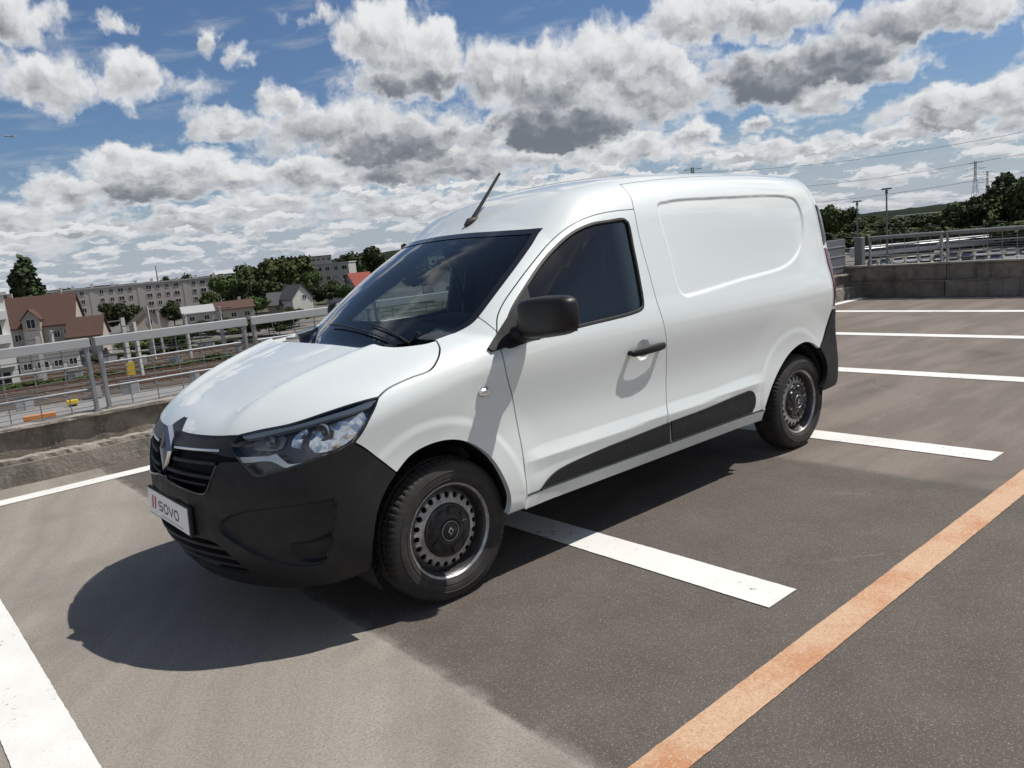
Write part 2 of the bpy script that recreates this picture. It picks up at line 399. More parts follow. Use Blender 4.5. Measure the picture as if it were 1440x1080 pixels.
def F0(x,y,z):
    a=np.abs(y)
    hood,cab=top_t(x,y)
    s=a-side_w(x,z)
    n=(x-nose(y,z))*.92
    b=-(x)-BZ(z)+.20*(a/.85)**3.4
    fh=smax(s,(z-hood)*.96,.10)      # lower body with bonnet
    fc=smax(s,(z-cab)*.88,.17+0*x)
    body=smin(fh,fc,.012)
    # cabin must not widen in front of the windscreen: intersection already does it
    body=smax(body,n,.10)
    return smax(body,b,.07)
FOG=None
def polydist(px,pz,poly):
    """signed distance (negative inside) of points to a closed polygon"""
    P=np.asarray(poly,float);Q=np.roll(P,-1,0);d2=np.full(np.shape(px),1e9);ins=np.zeros(np.shape(px),bool)
    for (x1,z1),(x2,z2) in zip(P,Q):
        ex,ez=x2-x1,z2-z1;t=np.clip(((px-x1)*ex+(pz-z1)*ez)/(ex*ex+ez*ez+1e-12),0,1)
        d2=np.minimum(d2,(px-x1-t*ex)**2+(pz-z1-t*ez)**2)
        c=((z1>pz)!=(z2>pz))&(px<(x2-x1)*(pz-z1)/(z2-z1+1e-15)+x1);ins^=c
    d=np.sqrt(d2);return np.where(ins,-d,d)
def F(P):
    P=np.asarray(P,float)
    return F0(P[...,0],P[...,1],P[...,2])

# control points of the feature lines, metres (x forward, y to the van's left, z up)
TR={
'head_top':[(0.706,0.468,0.842),(0.654,0.542,0.859),(0.563,0.654,0.879),(0.449,0.74,0.911),(0.273,0.817,0.938)],
'head_rear':[(0.273,0.817,0.938),(0.3,0.829,0.906),(0.333,0.833,0.868),(0.369,0.831,0.823),(0.403,0.823,0.789)],
'head_bot':[(0.403,0.823,0.789),(0.449,0.808,0.77),(0.496,0.788,0.759),(0.565,0.747,0.743),(0.628,0.692,0.723),(0.669,0.642,0.709)],
'head_front':[(0.669,0.642,0.709),(0.708,0.585,0.699),(0.721,0.556,0.72),(0.732,0.521,0.754),(0.738,0.474,0.794),(0.736,0.46,0.808),(0.706,0.468,0.842)],
'hood_side':[(0.273,0.817,0.938),(0.224,0.811,0.962),(0.121,0.816,0.986),(0.024,0.823,1.003),(-0.035,0.798,1.036),(-0.088,0.746,1.072),(-0.121,0.68,1.098)],
'hood_rear':[(-0.121,0.68,1.098),(-0.066,0.668,1.092),(-0.011,0.636,1.09),(0.049,0.587,1.094),(0.116,0.527,1.102),(0.111,0.377,1.097)],
'pillar':[(-0.117,0.666,1.101),(-0.23,0.67,1.118),(-0.291,0.698,1.144),(-0.337,0.705,1.173),(-0.398,0.7,1.217),(-0.516,0.684,1.301),(-0.645,0.659,1.388),(-0.765,0.627,1.467),(-0.836,0.601,1.515),(-0.871,0.596,1.537)],
'ws_top':[(-0.871,0.596,1.537),(-0.828,0.512,1.54),(-0.795,0.414,1.543),(-0.772,0.301,1.548)],
'pillar_seam':[(-0.337,0.705,1.173),(-0.361,0.796,1.107)],
'door_top':[(-0.361,0.796,1.107),(-0.397,0.764,1.164),(-0.447,0.745,1.212),(-0.561,0.723,1.295),(-0.695,0.698,1.382),(-0.848,0.672,1.472),(-0.961,0.674,1.529),(-1.104,0.685,1.573),(-1.277,0.69,1.593),(-1.436,0.695,1.597)],
'door_front':[(-0.361,0.796,1.107),(-0.34,0.834,1.045),(-0.334,0.864,0.945),(-0.373,0.85,0.793),(-0.39,0.853,0.616),(-0.384,0.871,0.483),(-0.377,0.876,0.364)],
'door_rear':[(-1.436,0.695,1.597),(-1.411,0.737,1.478),(-1.404,0.777,1.344),(-1.403,0.814,1.21),(-1.404,0.85,1.081),(-1.417,0.867,0.984),(-1.43,0.863,0.885),(-1.433,0.848,0.753),(-1.419,0.85,0.622),(-1.396,0.868,0.495),(-1.398,0.867,0.371)],
'b_seam':[(-1.436,0.695,1.597),(-1.498,0.64,1.685)],
'front_arch':[(-0.269,0.862,0.301),(-0.281,0.88,0.389),(-0.251,0.874,0.501),(-0.198,0.864,0.596),(-0.11,0.858,0.669),(-0.02,0.856,0.704),(0.083,0.851,0.708),(0.175,0.848,0.686),(0.25,0.847,0.634)],
'bump_arch':[(0.25,0.847,0.634),(0.307,0.849,0.579),(0.356,0.854,0.508),(0.39,0.856,0.404),(0.401,0.825,0.284)],
'bump_rear':[(0.403,0.823,0.789),(0.371,0.83,0.763),(0.322,0.836,0.712),(0.25,0.847,0.634)],
'rear_arch':[(-2.286,0.878,0.357),(-2.331,0.881,0.426),(-2.412,0.874,0.511),(-2.512,0.865,0.586),(-2.628,0.857,0.651),(-2.746,0.854,0.687),(-2.837,0.852,0.693),(-2.929,0.849,0.671),(-3.014,0.849,0.627)],
'rear_arch2':[(-3.014,0.849,0.627),(-3.061,0.854,0.559),(-3.067,0.862,0.477),(-3.027,0.868,0.403),(-2.991,0.866,0.362)],
'clad_f':[(-0.465,0.869,0.363),(-0.508,0.869,0.397),(-0.569,0.867,0.424),(-0.635,0.866,0.437),(-0.84,0.866,0.454),(-1.117,0.866,0.464),(-1.403,0.866,0.475)],
'clad_r':[(-1.418,0.866,0.476),(-1.729,0.866,0.483),(-2.096,0.866,0.501),(-2.167,0.868,0.5),(-2.203,0.87,0.468),(-2.197,0.873,0.413),(-2.169,0.871,0.378)],
'window':[(-0.601,0.75,1.285),(-0.719,0.723,1.367),(-0.833,0.704,1.434),(-0.969,0.7,1.501),(-1.095,0.707,1.535),(-1.215,0.712,1.544),(-1.337,0.714,1.547),(-1.354,0.719,1.533),(-1.338,0.762,1.395),(-1.318,0.804,1.247),(-1.292,0.84,1.112),(-1.27,0.845,1.095),(-0.805,0.85,1.068),(-0.499,0.852,1.051),(-0.369,0.841,1.041),(-0.391,0.818,1.09),(-0.46,0.784,1.175)],
'recess':[(-1.631,0.698,1.608),(-1.737,0.693,1.628),(-2.258,0.711,1.632),(-2.888,0.711,1.62),(-2.999,0.719,1.594),(-3.028,0.74,1.518),(-3.014,0.761,1.422),(-2.933,0.786,1.299),(-2.83,0.803,1.232),(-2.683,0.816,1.188),(-2.167,0.828,1.152),(-1.706,0.838,1.119),(-1.644,0.838,1.121),(-1.61,0.827,1.159),(-1.614,0.771,1.375),(-1.616,0.716,1.562)],
'triangle':[(-0.272,0.825,1.044),(-0.365,0.798,1.106),(-0.51,0.771,1.217),(-0.591,0.75,1.28),(-0.572,0.784,1.226),(-0.485,0.852,1.046),(-0.285,0.839,1.028)],
'fog':[(0.809,0.41,0.503),(0.78,0.475,0.543),(0.673,0.657,0.579),(0.538,0.782,0.589),(0.506,0.799,0.589),(0.523,0.798,0.49),(0.547,0.781,0.386),(0.569,0.753,0.344),(0.667,0.641,0.343),(0.761,0.515,0.407),(0.797,0.443,0.448),(0.812,0.406,0.479)],
'pocket':[(0.664,0.673,0.427),(0.62,0.724,0.434),(0.538,0.79,0.459),(0.551,0.778,0.387),(0.593,0.734,0.35),(0.65,0.673,0.36)],
'intake':[(0.827,0.362,0.424),(0.795,0.425,0.376),(0.752,0.455,0.309),(0.726,0.466,0.279)],
'lamp_trim':[(0.699,0.479,0.844),(0.567,0.66,0.872),(0.4,0.779,0.91),(0.287,0.818,0.931),(0.311,0.822,0.913),(0.462,0.758,0.885),(0.573,0.669,0.861),(0.697,0.506,0.833)],
'lamp_drl':[(0.734,0.51,0.764),(0.66,0.631,0.774),(0.641,0.654,0.781),(0.62,0.695,0.743),(0.547,0.759,0.751),(0.495,0.788,0.765),(0.497,0.788,0.751),(0.549,0.76,0.738),(0.623,0.696,0.725),(0.658,0.644,0.753),(0.728,0.53,0.751)],
'lamp_chrome':[(0.53,0.731,0.85),(0.45,0.777,0.874),(0.351,0.814,0.901),(0.348,0.825,0.879),(0.392,0.824,0.828),(0.427,0.815,0.801),(0.484,0.792,0.779),(0.542,0.757,0.777),(0.553,0.74,0.799)],
'lamp_blade':[(0.599,0.693,0.804),(0.575,0.69,0.842),(0.537,0.714,0.861),(0.538,0.724,0.849),(0.562,0.718,0.826),(0.579,0.72,0.792)],
'lamp_bowl':[(0.688,0.542,0.822),(0.655,0.566,0.845),(0.608,0.63,0.853),(0.603,0.663,0.834),(0.625,0.663,0.801),(0.669,0.606,0.792),(0.692,0.558,0.802)],
'mirror_x':[(-0.53,0.809,1.166)],
'repeater':[(-0.208,0.858,0.872)],
'antenna':[(-0.85,0.05,1.6)],
'handle':[(-1.136,0.863,0.89),(-1.381,0.863,0.893)],
'hood_front':[(0.796,0.102,0.829),(0.779,0.233,0.832),(0.745,0.371,0.836),(0.706,0.468,0.842)],
}
def gradF(P,e=.0012):
    G=np.empty_like(P)
    for i in range(3):
        d=np.zeros(3); d[i]=e; G[:,i]=(FF(P+d)-FF(P-d))/(2*e)
    return G
def unit(G): return G/np.maximum(np.linalg.norm(G,axis=1,keepdims=True),1e-9)
RECESS=None
def FF(P):
    """body surface with its stampings"""
    v=F(P); x,y,z=P[:,0],np.abs(P[:,1]),P[:,2]
    m=(y>.5)&(x<-1.5)&(z>1.0)
    if RECESS is not None and m.any():
        d=polydist(x[m],z[m],RECESS); v=v.copy(); v[m]+=.0105*sst(.009,-.013,d)
    # cup behind the door handle
    r=((x+1.243)/.052)**2+((z-.892)/.052)**2
    v=v+.022*np.clip(1-r,0,1)**.6*(y>.6)
    m=(x>.7)&(y<.36)&(z<.62)&(z>.38)
    if m.any(): v=v.copy(); v[m]=np.maximum(v[m],np.minimum(x[m]-.8625,np.minimum((.074-np.abs(z[m]-.497))*1.6,(.285-y[m])*1.6)))
    if FOG is not None:
        m=(x>.3)&(y>.3)&(z<.65)
        if m.any():
            v=v.copy(); d=polydist(y[m],z[m],FOG); d2=polydist(y[m],z[m],POCKET)
            v[m]+=.016*sst(.003,-.007,d)+.030*sst(.005,-.010,d2)
    return v
def trace(O,D,off=0.):
    """march from outside until the surface, vectorised"""
    t=np.zeros(len(O))
    for i in range(20):
        t=t+np.clip(F(O+D*t[:,None])-off,-.05,.5)*.85
    for i in range(7): t=t+np.clip(FF(O+D*t[:,None])-off,-.02,.05)*(.9 if i<5 else .8)
    return O+D*t[:,None]
def snap(P,off=0.):
    P=np.array(P,float)
    for i in range(3):
        g_=gradF(P); P=P-(FF(P)-off)[:,None]*g_/np.maximum((g_**2).sum(1),.15)[:,None]
    return P
def spline(pts,step=.012,closed=False):
    """centripetal-ish Catmull-Rom resampled at an even step"""
    P=[np.array(p,float) for p in pts]; n=len(P)
    if n==2: 
        k=max(2,int(np.linalg.norm(P[1]-P[0])/step)+1); return np.array([P[0]+(P[1]-P[0])*t for t in np.linspace(0,1,k)])
    out=[]
    rng_=range(n if closed else n-1)
    for i in rng_:
        if closed: p0,p1,p2,p3=P[i-1],P[i],P[(i+1)%n],P[(i+2)%n]
        else: p0=P[i-1] if i>0 else 2*P[0]-P[1]; p1=P[i];p2=P[i+1]; p3=P[i+2] if i+2<n else 2*P[-1]-P[-2]
        d=[max(np.linalg.norm(b-a),1e-6)**.5 for a,b in ((p0,p1),(p1,p2),(p2,p3))]
        t0,t1,t2,t3=0,d[0],d[0]+d[1],sum(d)
        k=max(1,int(np.linalg.norm(p2-p1)/step))
        for t in np.linspace(t1,t2,k,endpoint=False):
            A1=(t1-t)/(t1-t0)*p0+(t-t0)/(t1-t0)*p1;A2=(t2-t)/(t2-t1)*p1+(t-t1)/(t2-t1)*p2;A3=(t3-t)/(t3-t2)*p2+(t-t2)/(t3-t2)*p3
            B1=(t2-t)/(t2-t0)*A1+(t-t0)/(t2-t0)*A2;B2=(t3-t)/(t3-t1)*A2+(t-t1)/(t3-t1)*A3
            out.append((t2-t)/(t2-t1)*B1+(t-t1)/(t2-t1)*B2)
    if not closed: out.append(P[-1])
    return np.array(out)
class Lin:
    def __init__(s,d):
        d=np.array(d,float); d/=np.linalg.norm(d); s.d=d; a=np.array([1.,0,0]) if abs(d[0])<.8 else np.array([0,1.,0])
        s.a=a-d*(a@d); s.a/=np.linalg.norm(s.a); s.b=np.cross(d,s.a)
    def to2(s,P): return np.stack([P@s.a,P@s.b],1)
    def ray(s,q,P0): # start 0.5 outside a reference depth
        h=(P0@s.d).max()+.25
        O=q[:,:1]*s.a+q[:,1:]*s.b+s.d*h; return O,np.broadcast_to(-s.d,O.shape)
class Cyl:
    def __init__(s,xa=0.): s.xa=xa
    def to2(s,P): return np.stack([np.arctan2(P[:,1],P[:,0]-s.xa)*.8,P[:,2]],1)
    def ray(s,q,P0):
        f=q[:,0]/.8; D=np.stack([-np.cos(f),-np.sin(f),0*f],1); O=np.stack([s.xa+1.4*np.cos(f),1.4*np.sin(f),q[:,1]],1); return O,D
def cat(*segs):
    out=[]
    for s_ in segs:
        for p in s_:
            if not out or np.linalg.norm(out[-1]-p)>.003: out.append(np.array(p,float))
    while np.linalg.norm(out[0]-out[-1])<.003: out.pop()
    return np.array(out)
def inset2(q,gap):
    n=len(q); A=.5*np.sum(q[:,0]*np.roll(q[:,1],-1)-np.roll(q[:,0],-1)*q[:,1]); sg=1 if A>0 else -1
    e=np.roll(q,-1,0)-q; e/=np.maximum(np.linalg.norm(e,axis=1,keepdims=True),1e-9); nr=np.stack([-e[:,1],e[:,0]],1)*sg
    m=nr+np.roll(nr,1,0); l=np.linalg.norm(m,axis=1,keepdims=True); m=m/np.maximum(l,.3); k=1/np.clip(l/2,.55,1)
    return q+m*gap*k
def surf_piece(bound,chart,off=0.,gap=.0028,rim=.014,res=.02,holes=(),extra=None,keep_center=True):
    """mesh of the body surface inside a closed 3-D outline; returns verts, faces, normals"""
    q=chart.to2(bound); cen=np.abs(bound[:,1])<.0015
    if gap: 
        qi=inset2(q,gap)
        if keep_center: qi[cen]=q[cen]+(qi[cen]-q[cen])*0
        q=qi
    hs=[chart.to2(h) for h in holes]
    lo,hi=q.min(0),q.max(0)
    gx,gy=np.meshgrid(np.arange(lo[0],hi[0],res),np.arange(lo[1],hi[1],res*.866)); gx=gx+(np.arange(gx.shape[0])%2)[:,None]*res*.5
    G=np.stack([gx.ravel(),gy.ravel()],1)
    d=polydist(G[:,0],G[:,1],q)
    G=G[d<-res*.45]
    for h in hs: G=G[polydist(G[:,0],G[:,1],h)>res*.45]
    if extra is not None and len(extra):
        E=chart.to2(extra); E=E[polydist(E[:,0],E[:,1],q)<-res*.25]
        for h in hs: E=E[polydist(E[:,0],E[:,1],h)>res*.25]
        # thin the grid near the extra points
        G=np.vstack([G,E])
    nb=len(q); pts=[Vector(p) for p in q]; edges=[(i,(i+1)%nb) for i in range(nb)]
    for h in hs:
        o=len(pts); pts+=[Vector(p) for p in h]; edges+=[(o+i,o+(i+1)%len(h)) for i in range(len(h))]
    pts+=[Vector(p) for p in G]
    vo,eo,fo,ov,_,_=delaunay_2d_cdt(pts,edges,[],0,1e-6,True)
    V2=np.array([tuple(v) for v in vo]); T=np.array([tuple(f) for f in fo if len(f)==3])
    c=V2[T].mean(1); k=polydist(c[:,0],c[:,1],q)<0
    for h in hs: k&=polydist(c[:,0],c[:,1],h)>0
    T=T[k]
    O,D=chart.ray(V2,bound); P=trace(O,D,off)
    N=unit(gradF(P))
    tri=P[T]; fn=np.cross(tri[:,1]-tri[:,0],tri[:,2]-tri[:,0]); fl=(fn*N[T[:,0]]).sum(1)<0; T[fl]=T[fl][:,::-1]
    V=[P];Nn=[N];Fc=[tuple(t) for t in T]
    if rim:
        src=[-1]*0
        first={}
        for i,o_ in enumerate(ov):
            for j in o_: first[j]=i
        loops=[[first[i] for i in range(nb)]]; o=nb
        for h in hs: loops.append([first[o+i] for i in range(len(h))]); o+=len(h)
        base=len(P)
        for li,L in enumerate(loops):
            A=P[L]; n_=N[L]; t=np.roll(A,-1,0)-np.roll(A,1,0); t=unit(t); out=unit(np.cross(t,n_))
            C=A.mean(0); 
            if li==0 and ((A-C)*out).sum()<0: out=-out
            if li>0 and ((A-C)*out).sum()>0: out=-out
            B=A-n_*rim; V+= [A,B]; Nn+=[out,out]; m=len(L)
            skip=cen if li==0 else np.zeros(m,bool)
            for i in range(m):
                j=(i+1)%m
                if skip[i] and skip[j]: continue
                f=(base+i,base+j,base+m+j,base+m+i)
                e1=B[i]-A[i]; e0=A[j]-A[i]; 
                if np.dot(np.cross(e0,e1),out[i])<0: f=f[::-1]
                Fc.append(f)
            base+=2*m
    return np.vstack(V),Fc,np.vstack(Nn)
def mirror(pc): V,Fc,N=pc; return V*[1,-1,1],[tuple(reversed(f)) for f in Fc],N*[1,-1,1]
def join(*pcs):
    V=[];F_=[];N=[];o=0
    for (v,f,n) in pcs: V.append(v);N.append(n);F_+=[tuple(i+o for i in q_) for q_ in f];o+=len(v)
    return np.vstack(V),F_,np.vstack(N)
def skin(name,pc,m,parent): return link(name,rawmesh(name,pc[0],pc[1],normals=pc[2]),parent,m)
def body_bar(pts,h,d,off=0.,up=None,closed=False,side=1):
    """bar lying on the body: height h across, standing proud by off, d deep"""
    P=np.array(pts,float)*[1,side,1]; n=len(P); N=unit(gradF(P)); t=np.empty_like(P)
    if closed: t=np.roll(P,-1,0)-np.roll(P,1,0)
    else: t[1:-1]=P[2:]-P[:-2]; t[0]=P[1]-P[0]; t[-1]=P[-1]-P[-2]
    t=unit(t); w=unit(np.cross(N,t))
    ring=[(.5,off-d),(.5,off-h*.18),(.32,off),(-.32,off),(-.5,off-h*.18),(-.5,off-d)]
    V=[];k=len(ring)
    for i in range(n):
        for a,b in ring: V.append(P[i]+w[i]*a*h+N[i]*b)
    F_=[]
    for i in range(n if closed else n-1):
        j=(i+1)%n
        for a in range(k): F_.append((i*k+a,i*k+(a+1)%k,j*k+(a+1)%k,j*k+a))
    if not closed: F_.append(tuple(range(k))); F_.append(tuple(range(n*k-1,n*k-k-1,-1)))
    return V,F_
def add_bar(name,m,parent,pts,h,d,off=0.,closed=False,side=1):
    V,F_=body_bar(pts,h,d,off,closed=closed,side=side); return MB().add(V,F_).build(name,m,parent)

# ------------------------------------------------------------------ the rooftop
def deck_fn(g,b):
    v=geoco(g); x,y,z=g.sep(v)
    big=g.noise(v,.55,5,.6); mid=g.noise(v,3.2,5,.6); wob=g.math('MULTIPLY_ADD',g.noise(v,3.4,5,.7),.05,-.025)
    # newer dark surfacing laid in a strip, older pale surfacing either side
    xw=g.math('ADD',x,wob)
    new=g.math('MULTIPLY',g.ss(xw,.425,.400),g.ss(xw,-2.60,-2.50))
    # sweeping rake and tyre arcs on the old surface
    rv=g.new('ShaderNodeVectorMath',operation='DISTANCE'); g.set(rv,0,g.vm('ADD',v,g.vm('MULTIPLY',g.vm('SUBTRACT',g.noise(v,.7,3,.5,out='Color'),(.5,.5,.5)),(.5,.5,0)))); g.set(rv,1,(7.5,-4.2,0))
    arc=g.noise(g.comb(g.math('MULTIPLY',rv.outputs['Value'],1.0),0.,0.),2.6,6,.65)
    old=g.mix(g.lin(arc,.36,.64),(.205,.184,.157,1),(.285,.257,.222,1))
    old=g.mix(g.ss(big,.48,.66),old,(.185,.166,.142,1))
    far=g.mix(g.ss(g.noise(g.vm('MULTIPLY',v,(.35,1.6,1)),1.6,5,.6),.42,.62),(.140,.115,.097,1),(.185,.156,.133,1))
    old=g.mix(g.ss(x,-1.,-3.),old,far)
    dk=g.mix(g.lin(mid,.30,.72),(.080,.067,.057,1),(.110,.094,.081,1))
    dk=g.mix(g.math('MULTIPLY',g.ss(g.noise(v,1.1,6,.7,.6),.60,.74),.45),dk,(.185,.168,.150,1))
    base=g.mix(new,old,dk)
    # pale dusty rim along the joint
    rimm=g.math('MULTIPLY',g.ss(g.math('ABSOLUTE',g.math('SUBTRACT',xw,.41)),.06,.0),g.ss(g.noise(v,9.,4,.6),.35,.6))
    base=g.mix(g.math('MULTIPLY',rimm,.45),base,(.30,.28,.25,1))
    # aggregate
    ag=g.new('ShaderNodeTexVoronoi',voronoi_dimensions='2D'); g.set(ag,'Vector',v); g.set(ag,'Scale',380.)
    agc=g.sep(ag.outputs['Color'])[0]
    base=g.mix(g.math('MULTIPLY',g.ss(agc,.90,.98),g.mix(new,(.34,.34,.34,1),(.50,.50,.50,1))),base,(.34,.32,.29,1))
    base=g.mix(g.math('MULTIPLY',g.ss(agc,.22,.06),.40),base,(.045,.042,.040,1))
    base=g.mix(1.,base,g.mix(g.lin(g.noise(v,95.,4,.7),.3,.7),(1.0,1.0,1.0,1),(1.46,1.46,1.46,1)),'MULTIPLY')
    # curved tyre marks
    for cx_,cy_,r_ in ((-3.2,9.5,9.2),(-3.2,9.5,9.45),(9.,6.,7.6),(9.,6.,7.8)):
        dd=g.new('ShaderNodeVectorMath',operation='DISTANCE'); g.set(dd,0,v); g.set(dd,1,(cx_,cy_,0)); tm=g.ss(g.math('ABSOLUTE',g.math('SUBTRACT',dd.outputs['Value'],r_)),.09,.03)
        base=g.mix(g.math('MULTIPLY',g.math('MULTIPLY',tm,g.ss(g.noise(v,1.3,4,.6),.42,.62)),.22),base,(.05,.043,.038,1))
    # oil and damp stains
    base=g.mix(g.math('MULTIPLY',g.ss(g.noise(v,.9,4,.5,.3),.60,.74),.42),base,(.055,.050,.046,1))
    # thin hairline cracks
    cr=g.new('ShaderNodeTexVoronoi',feature='DISTANCE_TO_EDGE',voronoi_dimensions='2D'); g.set(cr,'Vector',g.vm('ADD',v,g.vm('MULTIPLY',g.noise(v,1.5,5,.7,out='Color'),(.9,.9,0)))); g.set(cr,'Scale',.42)
    crk=g.math('MULTIPLY',g.ss(cr.outputs['Distance'],.006,.001),g.ss(g.noise(v,.5,2),.50,.58))
    base=g.mix(g.math('MULTIPLY',crk,.35),base,(.27,.25,.225,1))
    g.l.new(base,b.inputs['Base Color']); b.inputs['Specular IOR Level'].default_value=.35
    h=g.math('ADD',g.math('MULTIPLY',agc,.5),g.math('ADD',g.noise(v,60.,5,.7),g.math('MULTIPLY',g.noise(v,7.,4,.6),1.2)))
    bump(g,b,h,.55,.004)
DECK=mat('deck_surface',rough=.86,fn=deck_fn)
def linepaint(c,worn,wear):
    def fn(g,b):
        v=geoco(g); n=g.noise(v,26.,6,.72); n2=g.noise(v,3.1,4,.6)
        k=g.ss(g.math('ADD',n,g.math('MULTIPLY',g.math('SUBTRACT',n2,.5),.5)),wear,wear+.05)
        cc=g.mix(g.lin(n2,.3,.7),(*c,1),tuple(x*.86 for x in c)+(1,))
        cc=g.mix(g.ss(g.noise(v,90.,3,.6),.60,.70,0.,.35),cc,(.42,.40,.37,1))
        g.l.new(g.mix(g.math('MULTIPLY',k,.85),cc,(*worn,1)),b.inputs['Base Color']); bump(g,b,g.noise(v,110.,4,.7),.5,.003)
    return fn
WLINE=mat('white_line_paint',rough=.75,fn=linepaint((.80,.79,.75),(.22,.20,.18),.625))
def orange_fn(g,b):
    v=geoco(g); n=g.noise(v,2.6,5,.65); m=g.noise(v,120.,5,.75)
    c=g.mix(g.ss(n,.40,.66),(.56,.36,.22,1),(.48,.215,.095,1))
    c=g.mix(g.math('MULTIPLY',g.ss(m,.50,.66),.75),c,(.60,.50,.40,1)); c=g.mix(g.math('MULTIPLY',g.ss(m,.46,.34),.8),c,(.30,.18,.11,1)); g.l.new(c,b.inputs['Base Color']); bump(g,b,m,.4,.003)
OLINE=mat('orange_line_paint',rough=.8,fn=orange_fn)
def conc(name,c,c2,scale=3.,moss=0.):
    def fn(g,b):
        v=geoco(g); n=g.noise(v,scale,6,.68); f=g.noise(v,38.,5,.7); vert=g.noise(g.vm('MULTIPLY',v,(6.,6.,.7)),1.,5,.65)
        k=g.mix(g.lin(n,.32,.68),(*c,1),(*c2,1)); k=g.mix(g.math('MULTIPLY',g.ss(vert,.50,.68),.6),k,tuple(x*.45 for x in c2)+(1,))
        k=g.mix(g.math('MULTIPLY',g.ss(f,.56,.70),.7),k,(.44,.40,.34,1)); k=g.mix(g.math('MULTIPLY',g.ss(g.noise(v,1.4,5,.7),.50,.66),.55),k,tuple(x*.5 for x in c2)+(1,))
        k=g.mix(g.math('MULTIPLY',g.ss(f,.40,.30),.5),k,(.05,.045,.04,1))
        if moss: k=g.mix(g.math('MULTIPLY',g.ss(g.noise(v,7.,5,.7),.56,.70),moss),k,(.075,.075,.035,1))
        g.l.new(k,b.inputs['Base Color']); bump(g,b,g.math('ADD',f,g.noise(v,12.,5,.7)),.9,.012)
    return fn and mat(name,rough=.92,fn=fn)
PARA=conc('weathered_concrete',(.30,.262,.215),(.150,.130,.108),5.,.5); KERB=conc('kerb_concrete',(.34,.305,.26),(.21,.19,.16),3.,.15)
COPE=conc('coping_concrete',(.44,.40,.345),(.28,.25,.215),8.,.1); BRICKC=conc('reddish_concrete',(.26,.19,.15),(.15,.115,.095),4.,.0)
def galv_fn(g,b):
    v=objco(g); n=g.noise(v,18.,4,.6); g.l.new(g.mix(g.lin(n,.3,.7),(.24,.25,.265,1),(.36,.37,.385,1)),b.inputs['Base Color']); g.l.new(g.lin(n,.3,.7,.42,.58),b.inputs['Roughness'])
GALV=mat('galvanised_steel',rough=.5,metal=.55,fn=galv_fn)
DGALV=mat('dull_grey_steel',(.17,.175,.18),.55,.4)
TOPR=mat('pale_rail_top',(.44,.45,.46),.5,.0,fn=vary((.37,.38,.385),.12,6,4,0,60,None,(.34,.35,.36)))
GPAN=mat('grey_sheet_metal',(.19,.20,.225),.45,.35)
X0,X1,Y0,Y1=-12.62,14.,-3.98,16.
m=MB(); V=[];
m.add([(X0,Y0,0),(X1,Y0,0),(X1,Y1,0),(X0,Y1,0)],[(0,1,2,3)]); dk=m.build('parking_deck',DECK); tag(dk,kind='structure')
m=MB(); m.box(((X0+X1)/2,(Y0+Y1)/2,-.22),(X1-X0,Y1-Y0,.42)); m.box(((X0+X1)/2,(Y0+Y1)/2,-5.2),(X1-X0-1,Y1-Y0-1,9.5)); tag(m.build('car_park_building',KERB),'grey concrete car park block that carries the rooftop deck','building')
TH=-.0078; TD=(math.sin(TH),math.cos(TH))
def ragged(name,p0,p1,wd,m_,z):
    p0,p1=Vector((*p0,z)),Vector((*p1,z)); L_=(p1-p0).length; t=(p1-p0)/L_; nn=Vector((-t.y,t.x,0)); n=int(L_/.022); r=np.random.default_rng(int(abs(p0.x*31+p0.y*17)*10)); V=[]
    j=r.uniform(-1,1,(n+1,2))*.0012+np.repeat(r.uniform(-1,1,(n//9+2,2)),9,0)[:n+1]*.0005
    for i in range(n+1):
        c=p0+t*(L_*i/n); V+=[c-nn*(wd/2+j[i,0]),c+nn*(wd/2+j[i,1])]
    return tag(MB().add(V,[(2*i,2*i+2,2*i+3,2*i+1) for i in range(n)]).build(name,m_),kind='structure')
def line_obj(name,x,y0,y1,wd,m_,lab=None):
    return ragged(name,(x+TD[0]*y0,y0),(x+TD[0]*y1,y1),wd,m_,.004)
for k in range(-1,6):
    xc=1.5319-k*2.3391
    if k==5: xc-=.02
    line_obj('bay_line',xc,-2.98,1.85,.205,WLINE)
def long_line(name,y,wd,x0,x1,m_):
    return ragged(name,(x0,y+.0078*x0),(x1,y+.0078*x1),wd,m_,.0045)
long_line('edge_line',-3.13,.17,-12.2,12.,WLINE)
long_line('orange_line',2.122,.125,-12.2,12.,OLINE)
# upstand kerbs, parapets with coping (left edge along x, far edge along y)
def rough_box(name,c,d,m_,seg=.12,amp=.006,label=None,cat_=None,kind=None,parent=None):
    """long block with slightly uneven arrises"""
    L=0 if d[0]>d[1] else 1; n=max(2,int(d[L]/seg)); V=[];F_=[]
    r=np.random.default_rng(int(abs(c[0]*13+c[1]*7+c[2]*100)))
    for i in range(n+1):
        t=-d[L]/2+d[L]*i/n; q=[(-1,-1),(1,-1),(1,1),(-1,1)]
        for a,b_ in q:
            o=d[1-L]/2*a+r.uniform(-amp,amp); h=d[2]/2*b_+(r.uniform(-amp,amp) if b_>0 else 0)
            V.append((c[0]+t,c[1]+o,c[2]+h) if L==0 else (c[0]+o,c[1]+t,c[2]+h))
    for i in range(n):
        for k in range(4): F_.append((i*4+k,i*4+(k+1)%4,i*4+4+(k+1)%4,i*4+4+k))
    F_+=[(0,1,2,3),(n*4+3,n*4+2,n*4+1,n*4)]
    o=MB().add(V,F_).build(name,m_,parent); 
    return tag(o,label,cat_,kind=kind)
PL=empty('parapet',(0,0,0),0,'low stained concrete parapet along the left roof edge beneath the railing','parapet')
PF=empty('parapet',(0,0,0),0,'low patchy concrete parapet at the far right end of the roof','parapet')
rough_box('kerb',(.8,-3.72,.082),(26.2,.30,.164),KERB,.2,.006,parent=PL)
